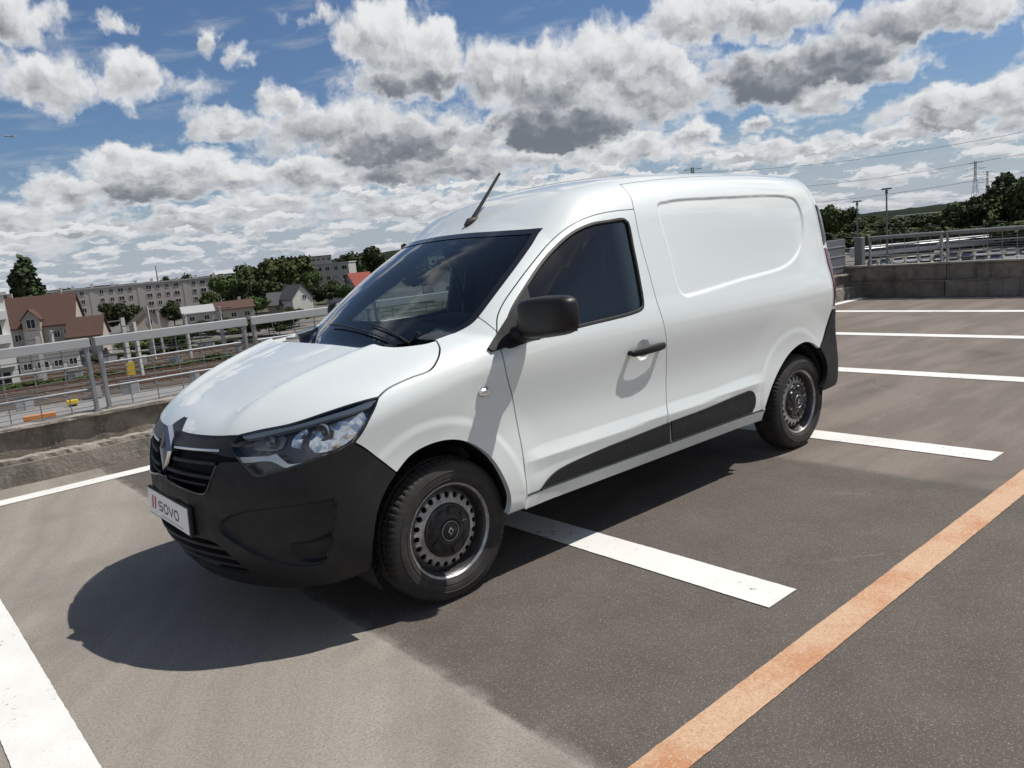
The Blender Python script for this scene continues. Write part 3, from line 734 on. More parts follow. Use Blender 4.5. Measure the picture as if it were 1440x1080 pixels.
rough_box('ledge',(.8,-3.735,.184),(26.2,.27,.036),COPE,.035,.007,parent=PL)
rough_box('wall_panel',(.8,-3.80,.309),(26.2,.16,.214),PARA,.2,.006,parent=PL)
rough_box('coping',(.8,-3.79,.428),(26.2,.24,.024),COPE,.12,.006,parent=PL)
# far side in cast lengths
y=-3.78; k=0
while y<12:
    L_=1.62 if k%3 else 1.9
    rough_box('wall_panel',(-12.40,y+L_/2,.41),(.16,L_-.012,.26),PARA,.3,.006,parent=PF)
    rough_box('kerb',(-12.37,y+L_/2,.13),(.26,L_-.02,.258),KERB if k%2 else PARA,.3,.008,parent=PF); y+=L_; k+=1
rough_box('coping',(-12.39,4.1,.552),(.24,15.7,.024),COPE,.3,.006,parent=PF)
rough_box('ledge',(-12.36,4.1,.268),(.29,15.7,.016),KERB,.3,.01,parent=PF)
# railings: one per bay, double posts between
def rail_bay(x0,x1,y0,y1,z0,label,last,zt=1.05):
    t=empty('railing',(x0,y0,z0),math.atan2(y1-y0,x1-x0),label,'railing','galvanised railing bays round the roof')
    L_=math.hypot(x1-x0,y1-y0); h=zt-z0
    for k in (0,1):
        px_=.028 if k==0 else L_-.028
        mb=MB(); mb.box((px_,0,h/2-.01),(.030,.055,h-.02),bev=.004); mb.box((px_,0,.006),(.05,.10,.012)); mb.build('post',GALV,t)
    mb=MB(); mb.box((L_/2,0,h-.012),(L_,.085,.024),bev=.004); mb.box((L_/2,.040,h-.046),(L_,.006,.052)); mb.build('top_rail',TOPR,t)
    for z_ in (.385,.185): MB().tube([(.03,0,z_*h/.61),(L_-.03,0,z_*h/.61)],.0105,8).build('mid_rail',GALV,t)
    n_=int(round(L_/.20))
    for k in range(1,n_): 
        MB().tube([(L_*k/n_,.0,.0),(L_*k/n_,0,h-.03)],.0048,5).build('bar',GALV,t)
    for z_ in (.045,.09,.135,.235,.285,.335,.435,.485,.535): MB().tube([(.03,.006,z_*h/.61),(L_-.03,.006,z_*h/.61)],.0028,4).build('wire',DGALV,t)
    return t
def gap_posts(): pass
bayw=1.335; x=.245-bayw*10+10*bayw
xs=[.245+bayw*k for k in range(-9,8)]
names=['railing bay %s']
for i,xx in enumerate(xs[:-1]):
    if xx<-9.3: continue
    if i+1<len(xs):
        a=xx+.0; b_=xs[i+1]
        if abs(xx-.245)<.01: lab='galvanised railing bay on the left parapet, cut off by the left edge'
        elif abs(xx-(.245-bayw))<.01: lab='galvanised railing bay between the two double posts left of the van nose'
        elif abs(xx-(.245-2*bayw))<.01: lab='galvanised railing bay running behind the bonnet and windscreen of the van'
        elif xx<0: lab='galvanised railing bay on the left parapet hidden behind the van body'
        else: lab='galvanised railing bay on the left parapet just outside the left edge'
        if xx>1.7: continue
        rail_bay(a+.02,b_-.02,-3.79,-3.79,.44,lab,False)
ys=[-3.24+1.30*k for k in range(0,8)]
for i in range(4):
    lab=['railing bay at the far corner behind the tail of the van','railing bay with the lamp post behind it on the far parapet','railing bay at the right edge of the photo on the far parapet'][i] if i<3 else 'railing bay on the far parapet just beyond the right edge'
    rail_bay(-12.40,-12.40,ys[i]+.02,ys[i+1]-.02,.564,lab,False,1.075)
LEFT=[PL]+[o for o in COL.objects if o.name.startswith('railing') and o.parent is None and abs(o.location.y+3.79)<.01]
# sheet panel closing the corner
t=empty('screen_panel',(-12.15,-3.79,.44),0,'blue grey ribbed metal screen standing at the far corner behind the van tail','screen')
for k in range(3):
    MB().box((.32+k*.92,0,.33),(.90,.03,.60),bev=.004).build('panel',GPAN,t)
    for z_ in (.14,.33,.50): MB().box((.32+k*.92,.020,z_),(.88,.012,.014)).build('rib',TOPR,t)
MB().box((-.42,.14,.30),(.14,.14,.66),bev=.01).build('corner_post',DGALV,t)

SK=Matrix.Translation((0,-3.6,0))@Matrix.Rotation(R(-.85),4,'Z')@Matrix.Translation((0,3.6,0))
for o in LEFT+[t]:
    M_=Matrix.Translation(o.location)@Matrix.Rotation(o.rotation_euler[2],4,'Z'); M_=SK@M_; o.location=M_.to_translation(); o.rotation_euler=M_.to_euler()

# ------------------------------------------------------------------ the town below
GZ=-10.
def polar(az,d,z=GZ): return (CAM[0]+d*math.cos(R(az)),CAM[1]+d*math.sin(R(az)),z)
def ground_fn(g,b):
    v=geoco(g); n=g.noise(v,.012,6,.6); m=g.noise(v,.11,6,.65); f=g.noise(v,1.3,5,.6)
    c=g.mix(g.ss(n,.44,.56),(.17,.16,.15,1),(.075,.080,.045,1)); c=g.mix(g.ss(m,.50,.60),c,(.23,.215,.195,1)); c=g.mix(g.math('MULTIPLY',g.ss(f,.5,.65),.5),c,(.10,.085,.065,1)); g.l.new(c,b.inputs['Base Color'])
GRD=mat('ground_cover',rough=1.,spec=.1,fn=ground_fn)
n_=60; V=[];Fq=[]
for i in range(n_+1):
    for j in range(n_+1):
        a=(i/n_*2-1); c=(j/n_*2-1); x=8000*a*abs(a)**1.6; y=8000*c*abs(c)**1.6; V.append((x,y,GZ))
for i in range(n_):
    for j in range(n_): o=i*(n_+1)+j; Fq.append((o,o+n_+1,o+n_+2,o+1))
tag(MB().add(V,Fq).build('ground',GRD),kind='structure')
# leafy crowns from many small faces
def leaf_fn(base,light):
    def fn(g,b):
        v=geoco(g); n=g.noise(v,.35,4,.6); oi=g.new('ShaderNodeObjectInfo').outputs['Random']
        c=g.mix(g.lin(n,.3,.7),(*base,1),(*light,1)); hv=g.new('ShaderNodeHueSaturation'); g.set(hv,'Hue',g.lin(oi,0,1,.485,.515)); g.set(hv,'Value',g.lin(oi,0,1,.8,1.2)); g.set(hv,'Color',c); g.l.new(hv.outputs[0],b.inputs['Base Color'])
    return fn
LEAF=mat('foliage',rough=.75,spec=.2,fn=leaf_fn((.052,.074,.026),(.090,.115,.038)))
LEAFD=mat('dark_foliage',rough=.75,spec=.2,fn=leaf_fn((.030,.044,.020),(.056,.074,.028)))
BARK=mat('bark',(.07,.055,.04),.9)
def crown_mesh(name,lobes,n,size,m_,seed):
    r=np.random.default_rng(seed); L=np.array(lobes,float); w_=L[:,3]*L[:,4]*L[:,5]; w_=(w_**.66)/sum(w_**.66)
    idx=r.choice(len(L),n,p=w_); d=r.normal(size=(n,3)); d/=np.linalg.norm(d,axis=1,keepdims=True); rad=r.uniform(.25,1.,n)**.45*(1+.10*r.normal(size=n))
    C_=L[idx,:3]+d*L[idx,3:6]*rad[:,None]; s=size*r.uniform(.55,1.25,n)
    nrm=d+r.normal(size=(n,3))*.55; nrm/=np.linalg.norm(nrm,axis=1,keepdims=True); t=np.cross(nrm,r.normal(size=(n,3))); t/=np.linalg.norm(t,axis=1,keepdims=True); u=np.cross(nrm,t)
    V=np.empty((n*4,3)); 
    for k,(a,c) in enumerate(((-.5,-.4),(.55,-.3),(.45,.5),(-.4,.45))): V[k::4]=C_+t*(a*s)[:,None]+u*(c*s)[:,None]+nrm*(s*(.12 if k%2 else -.08))[:,None]
    me=bpy.data.meshes.new(name); me.vertices.add(n*4); me.vertices.foreach_set('co',V.ravel()); me.loops.add(n*4); me.loops.foreach_set('vertex_index',np.arange(n*4)); me.polygons.add(n); me.polygons.foreach_set('loop_start',np.arange(0,n*4,4)); me.polygons.foreach_set('loop_total',np.full(n,4)); me.materials.append(m_); me.update(calc_edges=True); me.validate(); return me
def lobes_broad(seed,k=9):
    r=np.random.default_rng(seed); out=[(0,0,.60,.30,.30,.26)]
    for i in range(k):
        a=r.uniform(0,6.28); q_=r.uniform(.12,.34); z=r.uniform(.36,.84); s=r.uniform(.12,.22)*(1.15-abs(z-.55)); out.append((q_*math.cos(a),q_*math.sin(a),z,s,s,s*.85))
    return out
def lobes_column(seed):
    r=np.random.default_rng(seed); out=[]
    for i in range(16):
        z=.08+.86*i/15; wd=.155*math.sin(math.pi*min(1,(1.02-z)*.95))**.7; out.append((r.uniform(-.03,.03)-.03*(z-.5),r.uniform(-.03,.03),z,wd,wd,.09))
    return out
CROWNS={'broad':[crown_mesh('crown',lobes_broad(s),2600,.062,LEAF,s) for s in (1,2,3)],'dark':[crown_mesh('crown',lobes_broad(s,7),2400,.062,LEAFD,s) for s in (11,12)],'column':[crown_mesh('crown',lobes_column(5),3000,.045,LEAFD,5)]}
def trunk_mesh(seed):
    r=random.Random(seed); mb=MB(); mb.tube([(0,0,0),(.01,.0,.25),(0,.01,.5)],[.026,.019,.012],7)
    for k in range(4):
        a=k*1.6+r.random(); mb.tube([(0,0,.25+.05*k),(.12*math.cos(a),.12*math.sin(a),.42+.05*k),(.2*math.cos(a),.2*math.sin(a),.56+.05*k)],[.012,.008,.004],5)
    return mb.mesh('trunk',BARK)
TRUNKS=[trunk_mesh(1),trunk_mesh(2)]
def tree(kind,az,d,h,wd,label,group=None,z=GZ,v=0,name='tree'):
    t=empty(name,polar(az,d,z),R(az*37%360),label,'tree',group)
    cm=CROWNS[kind][v%len(CROWNS[kind])]; c=link('crown',cm,t); c.scale=(wd/.8 if kind!='column' else wd/.30,wd/.8 if kind!='column' else wd/.30,h)
    k=link('trunk',TRUNKS[v%2],t); k.scale=(h*.8,h*.8,h*.9 if kind!='column' else h); return t
WALLS={}
def wallmat(n,c): 
    return mat('render_'+n,c,.85,fn=vary(c,.07,.25,4,0,60))
W_CREAM=wallmat('cream',(.43,.38,.315)); W_WHITE=wallmat('white',(.66,.65,.61)); W_GREY=wallmat('grey',(.42,.405,.385)); W_PINK=wallmat('pinkish_grey',(.44,.40,.375))
def tiles(n,c): 
    def fn(g,b):
        v=objco(g); nn=g.noise(v,1.2,5,.65); w_=g.new('ShaderNodeTexWave'); g.set(w_,'Vector',v); g.set(w_,'Scale',2.6); w_.bands_direction='Z'
        g.l.new(g.mix(g.math('ADD',g.math('MULTIPLY',nn,.7),g.math('MULTIPLY',w_.outputs[1],.25)),tuple(x*.65 for x in c)+(1,),tuple(min(1,x*1.3) for x in c)+(1,)),b.inputs['Base Color'])
    return mat('roof_'+n,c,.85,fn=fn)
T_RED=tiles('red_brown',(.095,.050,.038)); T_BROWN=tiles('brown',(.12,.085,.062)); T_BRIGHT=tiles('red',(.26,.06,.045)); T_GREY=tiles('slate',(.10,.10,.105)); T_ZINC=mat('roof_zinc',(.40,.40,.39),.6)
FRAME=mat('white_window_frame',(.62,.62,.60),.6); SHUT=mat('shutter',(.42,.40,.37),.7)
WIN_ME={}
def win_meshes(w_,h_):
    k=(round(w_,2),round(h_,2))
    if k not in WIN_ME:
        mb=MB()
        for (cx,cz,dx,dz) in ((0,h_/2,w_,.09),(0,-h_/2,w_,.09),(-w_/2,0,.09,h_),(w_/2,0,.09,h_),(0,0,.07,h_)): mb.box((cx,-.03,cz),(dx,.10,dz))
        WIN_ME[k]=(mb.mesh('window',FRAME),MB().box((0,.01,0),(w_-.05,.06,h_-.05)).mesh('pane',GLASS_D))
    return WIN_ME[k]
def window(par,x,y,z,w_,h_,rz=0.):
    f,p=win_meshes(w_,h_); a=link('window',f,par); a.location=(x,y,z); a.rotation_euler=(0,0,rz); b_=link('pane',p,a); return a
def house(name,label,az,d,w_,dp,eave,ridge,walls,roof,yaw=0.,gable=False,wins=(),chim=(),cat_='house',z=GZ,door=None,group=None,sidewins=()):
    """local -y faces the viewer; ridge along x unless gable"""
    t=empty(name,polar(az,d,z),R(az+90+180+yaw) ,label,cat_,group); t.rotation_euler=(0,0,R(az-90+180+yaw+180)+math.pi)
    # local -y must point at the camera
    t.rotation_euler=(0,0,R(az-90+yaw))
    mb=MB(); x,y=w_/2,dp/2
    if gable: V=[(-x,-y,0),(x,-y,0),(x,-y,eave),(0,-y,ridge),(-x,-y,eave),(-x,y,0),(x,y,0),(x,y,eave),(0,y,ridge),(-x,y,eave)]
    else: V=[(-x,y,0),(-x,-y,0),(-x,-y,eave),(-x,0,ridge),(-x,y,eave),(x,y,0),(x,-y,0),(x,-y,eave),(x,0,ridge),(x,y,eave)]
    mb.add(V,[(0,1,2,3,4),(9,8,7,6,5),(0,5,6,1),(1,6,7,2),(2,7,8,3),(3,8,9,4),(4,9,5,0)]); mb.build('wall',walls,t)
    rf=MB(); o=.35; th=.18
    for s in (-1,1):
        if gable: a_=(s*(x+o),eave-(ridge-eave)*o/x); P=[(a_[0],-y-o,a_[1]),(a_[0],y+o,a_[1]),(0,y+o,ridge),(0,-y-o,ridge)]
        else: a_=(s*(y+o),eave-(ridge-eave)*o/y); P=[(-x-o,a_[0],a_[1]),(x+o,a_[0],a_[1]),(x+o,0,ridge),(-x-o,0,ridge)]
        V=[(p[0],p[1],p[2]+.04) for p in P]+[(p[0],p[1],p[2]+.04+th) for p in P]; rf.add(V,[(3,2,1,0),(4,5,6,7),(0,1,5,4),(1,2,6,5),(2,3,7,6),(3,0,4,7)])
    ro=rf.build('roof',roof,t)
    for cx,cy in chim: MB().box((cx,cy,ridge+.1),(.7,.6,1.7)).build('chimney',walls,ro)
    for (wx,wz,ww,wh) in wins: window(t,wx,-y-.02,wz,ww,wh)
    for (wy,wz,ww,wh) in sidewins: window(t,x+.02,wy,wz,ww,wh,math.pi/2)
    if door is not None: MB().box((door,-y-.04,1.05),(1.,.08,2.1)).build('door',SHUT,t)
    return t
def block(name,label,az,d,w_,dp,h,floors,cols,walls,yaw=0.,z=GZ,cat_='apartment block',balc=(),extra=None,ww=1.35,wh=1.35,roofm=None,stairs=()):
    t=empty(name,polar(az,d,z),0,label,cat_); t.rotation_euler=(0,0,R(az-90+yaw))
    MB().box((0,0,h/2),(w_,dp,h)).build('wall',walls,t)
    ro=MB().box((0,0,h+.2),(w_+.6,dp+.6,.4)).build('roof',roofm or T_ZINC,t)
    fh=h/floors; cw=w_/cols
    for f in range(floors):
        for c in range(cols):
            if (c in stairs): continue
            window(t,-w_/2+cw*(c+.5),-dp/2-.02,fh*(f+.52),ww*(1.4 if c%3==1 else 1),wh)
    for c in stairs: MB().box((-w_/2+cw*(c+.5),-dp/2-.03,h*.5),(cw*.5,.12,h*.9)).build('stair_panel',SHUT,t)
    for c in balc:
        for f in range(1,floors): MB().box((-w_/2+cw*(c+.5),-dp/2-.55,fh*f+.5),(cw*.9,1.1,1.05)).build('balcony',FRAME,t)
    return t,ro
# --- left part of the skyline
t,ro=block('apartment_building','tall white rendered building cut by the left edge, next to the red roofed house',(-94.1),118,14,8,11.6,4,4,W_WHITE,yaw=6,ww=1.8,wh=1.5,balc=(1,3))
tree('column',(-98.99),196,18.6,7.2,'tall dark poplar standing behind the red roofed house',name='poplar_tree')
t=house('town_house','large cream house with steep red brown roof and a central dormer',(-99.63),158,10.8,8.6,6.1,10.8,W_CREAM,T_RED,yaw=-13,wins=((-5,4.3,1.,1.2),(-3.2,4.3,1.,1.2),(-5,1.6,1.,1.2),(4.3,4.4,1.2,1.3),(2.6,4.4,.9,1.2),(4.3,1.7,1.2,1.3),(-3.2,1.6,1.,1.2)),chim=((-4.5,.6),(3.0,.8)))
MB().add([(-2.0,-5.4,5.4),(.6,-5.4,5.4),(.6,-5.4,7.3),(-.7,-5.4,8.7),(-2.0,-5.4,7.3),(-2.0,-1.5,5.4),(.6,-1.5,5.4),(.6,-1.5,7.3),(-.7,-1.5,8.7),(-2.0,-1.5,7.3)],[(0,1,2,3,4),(0,5,6,1),(1,6,7,2),(4,9,5,0)]).build('dormer',W_CREAM,t)
MB().add([(-2.3,-5.7,7.1),(-2.3,-1,7.1),(-.7,-1,8.9),(-.7,-5.7,8.9),(.9,-5.7,7.1),(.9,-1,7.1)],[(0,1,2,3),(3,2,5,4)]).build('dormer_roof',T_RED,t)
window(t,-.7,-5.43,6.5,1.3,1.5); MB().box((-.7,-5.3,2.8),(2.4,1.2,5.0)).build('porch',SHUT,t)
house('annex','small cream annex with a low red brown roof beside the large house',(-101.96),150,5.0,6.,3.9,6.7,W_CREAM,T_RED,yaw=-13,wins=((0.4,2.6,1.,1.2),),sidewins=((0.,2.4,1.,1.),))
t,_=block('portable_cabin','long white flat roofed cabin with dark windows in front of the cream house',(-99.56),128,7.4,3.,3.0,1,4,W_WHITE,cat_='cabin',ww=1.0,wh=.9)
t,ro=block('apartment_block','long pale five storey apartment block with rows of small windows',(-105.57),292,56,11,13.2,5,20,W_PINK,yaw=3,z=-12.,stairs=(4,9,14),ww=1.2,wh=1.3)
for k,xx in enumerate((-24,-20.5,-15,-9,-2,3,11,17,23)): MB().box((xx,1.,13.9),(.9,.9,1.0+.4*(k%3))).build('roof_stack',W_GREY,ro)
MB().tube([(5,2,13.4),(5,2,19.)],[.28,.12],6).build('aerial_mast',DGALV,ro)
house('gabled_house','small cream house, its gable with one window facing the railway',(-105.53),188,6.8,8.,3.0,5.6,W_CREAM,T_BROWN,yaw=8,gable=True,wins=((-.3,3.3,1.1,1.1),))
house('low_house','grey cream low house between the gabled house and the brown roofed one',(-108.63),198,6.6,6.,3.6,5.0,W_GREY,T_ZINC,yaw=5,wins=((-1.6,2.3,1.1,1.1),(1.6,2.3,1.1,1.1)))
house('brown_roofed_house','cream bungalow with a long flat brown roof below the tree clump',(-110.86),200,9.2,7.,3.6,5.2,W_CREAM,T_RED,yaw=4,wins=((-3,2.2,1.2,1.1),(0,2.2,1.2,1.1),(3,2.2,1.2,1.1)),chim=((2.,.4),))
house('gable_end_house','house with bright white gable end and small square window by the trees',(-115.15),208,5.4,8.,4.2,7.4,W_WHITE,T_GREY,yaw=24,gable=True,wins=((.6,4.4,1.,1.),))
house('old_house','old beige house with dark sloping roof left of the white gable end',(-114.0),212,5.0,6.,2.9,5.8,W_CREAM,T_GREY,yaw=-8,wins=((0,2.,1.,1.),))
t,_=block('small_apartment_block','pale four storey block with flat roof rising behind the houses',(-117.88),292,15,12,13.0,4,5,W_GREY,yaw=-14,z=-11.)
block('hilltop_building','dark flat roofed building on the hill above the pale block',(-117.05),420,13,10,9.,3,5,W_PINK,yaw=0,z=-2.5,cat_='building',roofm=T_GREY)
house('grey_gable_house','grey house whose plain gable faces the roof, beside the red roof',(-118.13),248,7.8,8.,4.8,8.2,W_GREY,T_GREY,yaw=0,gable=True)
house('red_roofed_house','house with bright red tiled roof just left of the windscreen pillar',(-119.67),246,7.,8.,4.6,8.4,W_GREY,T_BRIGHT,yaw=28)
house('white_house','white house with brown roof seen through the windscreen of the van',(-125.55),205,8.,8.,4.6,7.6,W_WHITE,T_BROWN,yaw=20,gable=True,wins=((0,3,1,1.2),))
house('cream_house','cream house with brown roof seen through the van windows',(-127.45),230,9.,8.,4.6,7.6,W_CREAM,T_RED,yaw=-10,wins=((-2,3,1,1.2),(2,3,1,1.2)))
block('white_block','white flat roofed block beyond the trees behind the van',(-126.67),330,22,10,11.,3,8,W_WHITE,yaw=6)
# trees: (pixel azimuth token, distance, height, width, kind, label)
TRL=[((-103.88),205,8.6,8.2,'dark','dark round tree between the annex and the cream gabled house'),((-104.63),214,7.4,5.0,'dark','small dark tree close behind the cream gabled house'),((-107.13),205,7.4,5.4,'dark','dark bushy tree right of the cream gabled house'),
((-109.53),235,8.5,5.,'broad','green tree behind the low grey house'),((-108.28),330,14.4,8.,'broad','rounded treetop showing above the long apartment block'),((-110.81),262,12.8,11.,'broad','leftmost pale green tree of the big clump'),((-111.74),236,11.5,11.,'dark','dark low tree in front of the big clump'),
((-112.39),275,15.6,13.,'broad','second tree of the big clump from the left'),((-113.95),270,17.6,15.,'broad','tall middle tree of the big clump'),((-115.25),268,17.8,14.,'broad','tallest tree at the right end of the big clump'),((-113.53),232,10.5,10.,'dark','dark tree standing before the middle of the clump'),
((-116.12),246,11.6,8.,'broad','olive tree right of the white gable end house'),((-112.39),205,6.6,7.2,'broad','round bush tree beside the brown roofed house'),((-117.44),225,7.6,8.6,'dark','dark tree below the pale four storey block'),((-118.48),222,6.8,6.,'broad','small tree at the foot of the grey gable'),
((-119.67),365,18.8,18.,'dark','large dark tree behind the red roofed house'),((-120.97),372,17.5,13.,'dark','dark tree just left of the far windscreen pillar'),((-106.95),345,13.9,7.,'dark','dark treetop beside the mast on the apartment block'),((-110.08),300,13.6,9.,'dark','dark tree at the right end of the long apartment block'),
((-100.57),420,12.8,16.,'dark','low dark treetops behind the ridge of the large house'),((-124.11),240,11.5,12.,'dark','dark tree seen through the windscreen, left part'),((-126.67),262,13.5,13.,'broad','green tree seen through the windscreen behind the white house'),((-129.25),240,12.,12.,'dark','dark tree seen behind the far side window'),
((-132.24),250,12.5,13.,'broad','green tree hidden behind the cab of the van'),((-123.35),640,26.,11.,'dark','slim tree on the skyline above the windscreen edge')]
for i,(az,d,h,wd,k,lab) in enumerate(TRL): tree(k,az,d,h,wd,lab,'trees among the houses',v=i)
r=np.random.default_rng(3)
for i in range(16):
    az=(-104.51)+((-115.63)-(-104.51))*(i+.3)/16; tree(['broad','dark'][i%2],az,r.uniform(138,172),r.uniform(2.4,4.4),r.uniform(4.,7.),'low bushy shrub in the scrub between the railway and the houses','shrubs beside the railway',v=i,name='shrub')
# --- hills
def ridge(name,az0,az1,d,z0,prof,m_,dep=300,kind='structure'):
    n=80; V=[];Fq=[]; rr_=np.random.default_rng(9)
    for i in range(n+1):
        az=az0+(az1-az0)*i/n; h=np.interp(i/n,[p[0] for p in prof],[p[1] for p in prof])+rr_.uniform(-.05,.05)*abs(d)*.01
        for dd,zz in ((d-dep*.5,z0),(d-dep*.2,z0+(h-z0)*.75),(d,h),(d+dep*.5,z0)): V.append(polar(az,dd,zz))
    for i in range(n):
        for k in range(3): Fq.append((i*4+k,i*4+k+1,i*4+4+k+1,i*4+4+k))
    return tag(MB().add(V,Fq,True).build(name,m_),kind=kind)
def hill_fn(g,b):
    v=geoco(g); n=g.noise(v,.03,6,.7); g.l.new(g.mix(g.lin(n,.35,.65),(.012,.018,.013,1),(.026,.034,.022,1)),b.inputs['Base Color']); bump(g,b,g.noise(v,.12,5,.7),.5,3.)
HILL=mat('wooded_hill',rough=1.,spec=.05,fn=hill_fn)
ridge('hills',(-95.44),(-139.96),2600,GZ-2,[(0,2),(.1,6),(.3,3),(.42,10),(.52,22),(.60,30),(.8,34),(1,20)],HILL,900)
ridge('hills',(-115.63),(-132.85),620,GZ,[(0,-9),(.10,-2),(.25,4),(.45,9.5),(.6,12.5),(1,10)],HILL,300)
ridge('hills',(-144.87),(-171.79),1500,GZ-2,[(0,0),(.22,1),(.38,5.5),(.5,7.5),(.62,10),(1,20)],HILL,700)
# --- woods on the right
WD=[]
for i in range(46):
    f=i/45; u=1125+f*400; d=400-150*f+r.uniform(-35,40); top=np.interp(u,[1125,1150,1185,1205,1240,1300,1360,1395,1440,1520],[.8,1.05,1.15,.25,-.15,-.1,.2,.8,1.75,2.2])
    h=11.4+d*math.tan(R(top))+r.uniform(-1.8,.6); az=(-150.7)+((-166.38)-(-150.7))*f; WD.append((az,d,h))
for i,(az,d,h) in enumerate(WD): tree(['broad','dark','broad'][i%3],az,d,max(5,h),r.uniform(11,17),'broadleaf tree in the belt of woodland beyond the rail yard','woodland trees beyond the rail yard',v=i)
for i in range(30):
    f=(i+.5)/30; az=(-150.92)+((-166.38)-(-150.92))*f; d=r.uniform(285,330)-60*f; tree(['broad','dark'][i%2],az,d,r.uniform(5,8),r.uniform(8,13),'low tree at the front edge of the woodland beyond the rail yard','woodland edge trees',v=i)
t,_=block('warehouse','long low grey roofed warehouse among the trees on the right',(-158.86),560,46,24,9.,1,6,W_GREY,cat_='warehouse')
# --- masts, pylons, cables
def mast(az,d,top,label):
    t=empty('lamp_mast',polar(az,d),0,label,'lamp post','tall lighting masts over the rail yard'); MB().tube([(0,0,0),(0,0,top-GZ)],[.16,.09],8).build('pole',DGALV,t)
    h=MB(); h.box((0,0,top-GZ+.1),(1.1,.25,.18)); h.box((0,0,top-GZ-.25),(.32,.32,.4)); o=h.build('lamp_head',DGALV,t); o.rotation_euler=(0,0,R(az+90)); return t
mast((-155.98),105,4.2,'tallest lighting mast rising behind the far railing'); mast((-154.23),118,3.3,'shorter lighting mast just right of the van tail')
def pylon(az,d,h,label,z=GZ):
    t=empty('pylon',polar(az,d,z),R(az+70),label,'pylon','electricity pylons'); mb=MB(); wb_=h*.085; 
    lv=[0,.25,.45,.62,.75,.86,1.]; ws_=[wb_*(1-.85*min(1,l/.75)) if l<.75 else wb_*.15 for l in lv]
    for sx in (-1,1):
        for sy in (-1,1): mb.tube([(sx*w_,sy*w_,l*h) for l,w_ in zip(lv,ws_)],h*.0026,4)
    for i in range(len(lv)-1):
        for s in (-1,1):
            a,b_=ws_[i],ws_[i+1]; mb.tube([(-a,s*a,lv[i]*h),(b_,s*b_,lv[i+1]*h)],h*.0018,3); mb.tube([(a,s*a,lv[i]*h),(-b_,s*b_,lv[i+1]*h)],h*.0018,3); mb.tube([(s*a,-a,lv[i]*h),(s*b_,b_,lv[i+1]*h)],h*.0018,3)
    mb.build('lattice',DGALV,t)
    for l,w_ in ((.75,.20),(.86,.16),(.96,.11)): 
        for s in (-1,1): MB().tube([(0,0,l*h),(s*w_*h,0,l*h+.012*h)],h*.0024,4).tube([(0,0,l*h+.03*h),(s*w_*h,0,l*h+.012*h)],h*.0026,4).build('cross_arm',DGALV,t)
    return t
pylon((-160.91),640,41,'nearer lattice pylon above the woodland on the right'); pylon((-161.55),820,40,'smaller lattice pylon just right of the nearer one'); pylon((-143.81),420,43.5,'lattice pylon whose tip shows above the van roof')
for k,(e1,e2,lab) in enumerate(((4.05,4.15,'topmost overhead cable crossing the sky on the right'),(2.65,2.95,'middle overhead cable crossing the sky on the right'),(1.55,1.9,'lowest overhead cable crossing the sky on the right'))):
    p0,p1=Vector(polar((-142.93),330,1.45+330*math.tan(R(e1)))),Vector(polar((-167.53),260,1.45+260*math.tan(R(e2+.1)))); P=[p0.lerp(p1,t_)-Vector((0,0,3.2*math.sin(math.pi*t_))) for t_ in np.linspace(0,1,24)]
    tag(MB().tube(P,.055,5).build('overhead_cable',DGALV),lab,'cable','overhead cables')
# --- railway
BALL=mat('ballast',(.16,.11,.08),.95,fn=vary((.12,.095,.078),.25,.8,5)); RAILM=mat('rusty_rail',(.20,.12,.08),.6,.4); ROADM=mat('pale_tarmac',(.33,.325,.32),.9,fn=vary((.27,.265,.255),.12,.3,5)); SLEEP=mat('sleeper',(.20,.18,.16),.9)
def strip(name,az,d,L_,w_,m_,z=0.,ang=0.,kind='structure',label=None,cat_=None,parent=None):
    c=Vector(polar(az,d,GZ+z)); mb=MB(); mb.box((0,0,0),(L_,w_,.12)); o=mb.build(name,m_,parent); o.location=c; o.rotation_euler=(0,0,R(az-90+ang)); return tag(o,label,cat_,kind=kind)
strip('road',(-99.87),86,240,9,ROADM,.10)
for k,d in enumerate((96,101.5,107,115,121,127)):
    t=empty('railway_track',polar((-101.44),d,GZ),R((-101.44)-90),['railway track nearest the car park','second railway track from the car park','third railway track from the car park','fourth railway track from the car park','fifth railway track from the car park','railway track farthest from the car park'][k],'railway track','parallel railway tracks')
    MB().add([(-150,-2.1,.05),(150,-2.1,.05),(150,-1.3,.38),(-150,-1.3,.38),(150,1.3,.38),(-150,1.3,.38),(150,2.1,.05),(-150,2.1,.05)],[(0,1,2,3),(3,2,4,5),(5,4,6,7)]).build('ballast_bed',BALL,t)
    for s in (-.75,.75): MB().box((0,s,.58),(300,.09,.16)).build('rail',RAILM,t)
    mb=MB(); [mb.box((-150+i*1.8,0,.44),(.35,2.5,.14)) for i in range(167)]; tag(mb.build('sleepers',SLEEP,t),kind='stuff')
strip('road',(-102.24),139,260,7,ROADM,.08)
CONC=mat('pale_concrete',(.42,.41,.39),.85,fn=vary((.45,.44,.42),.1,.6,4))
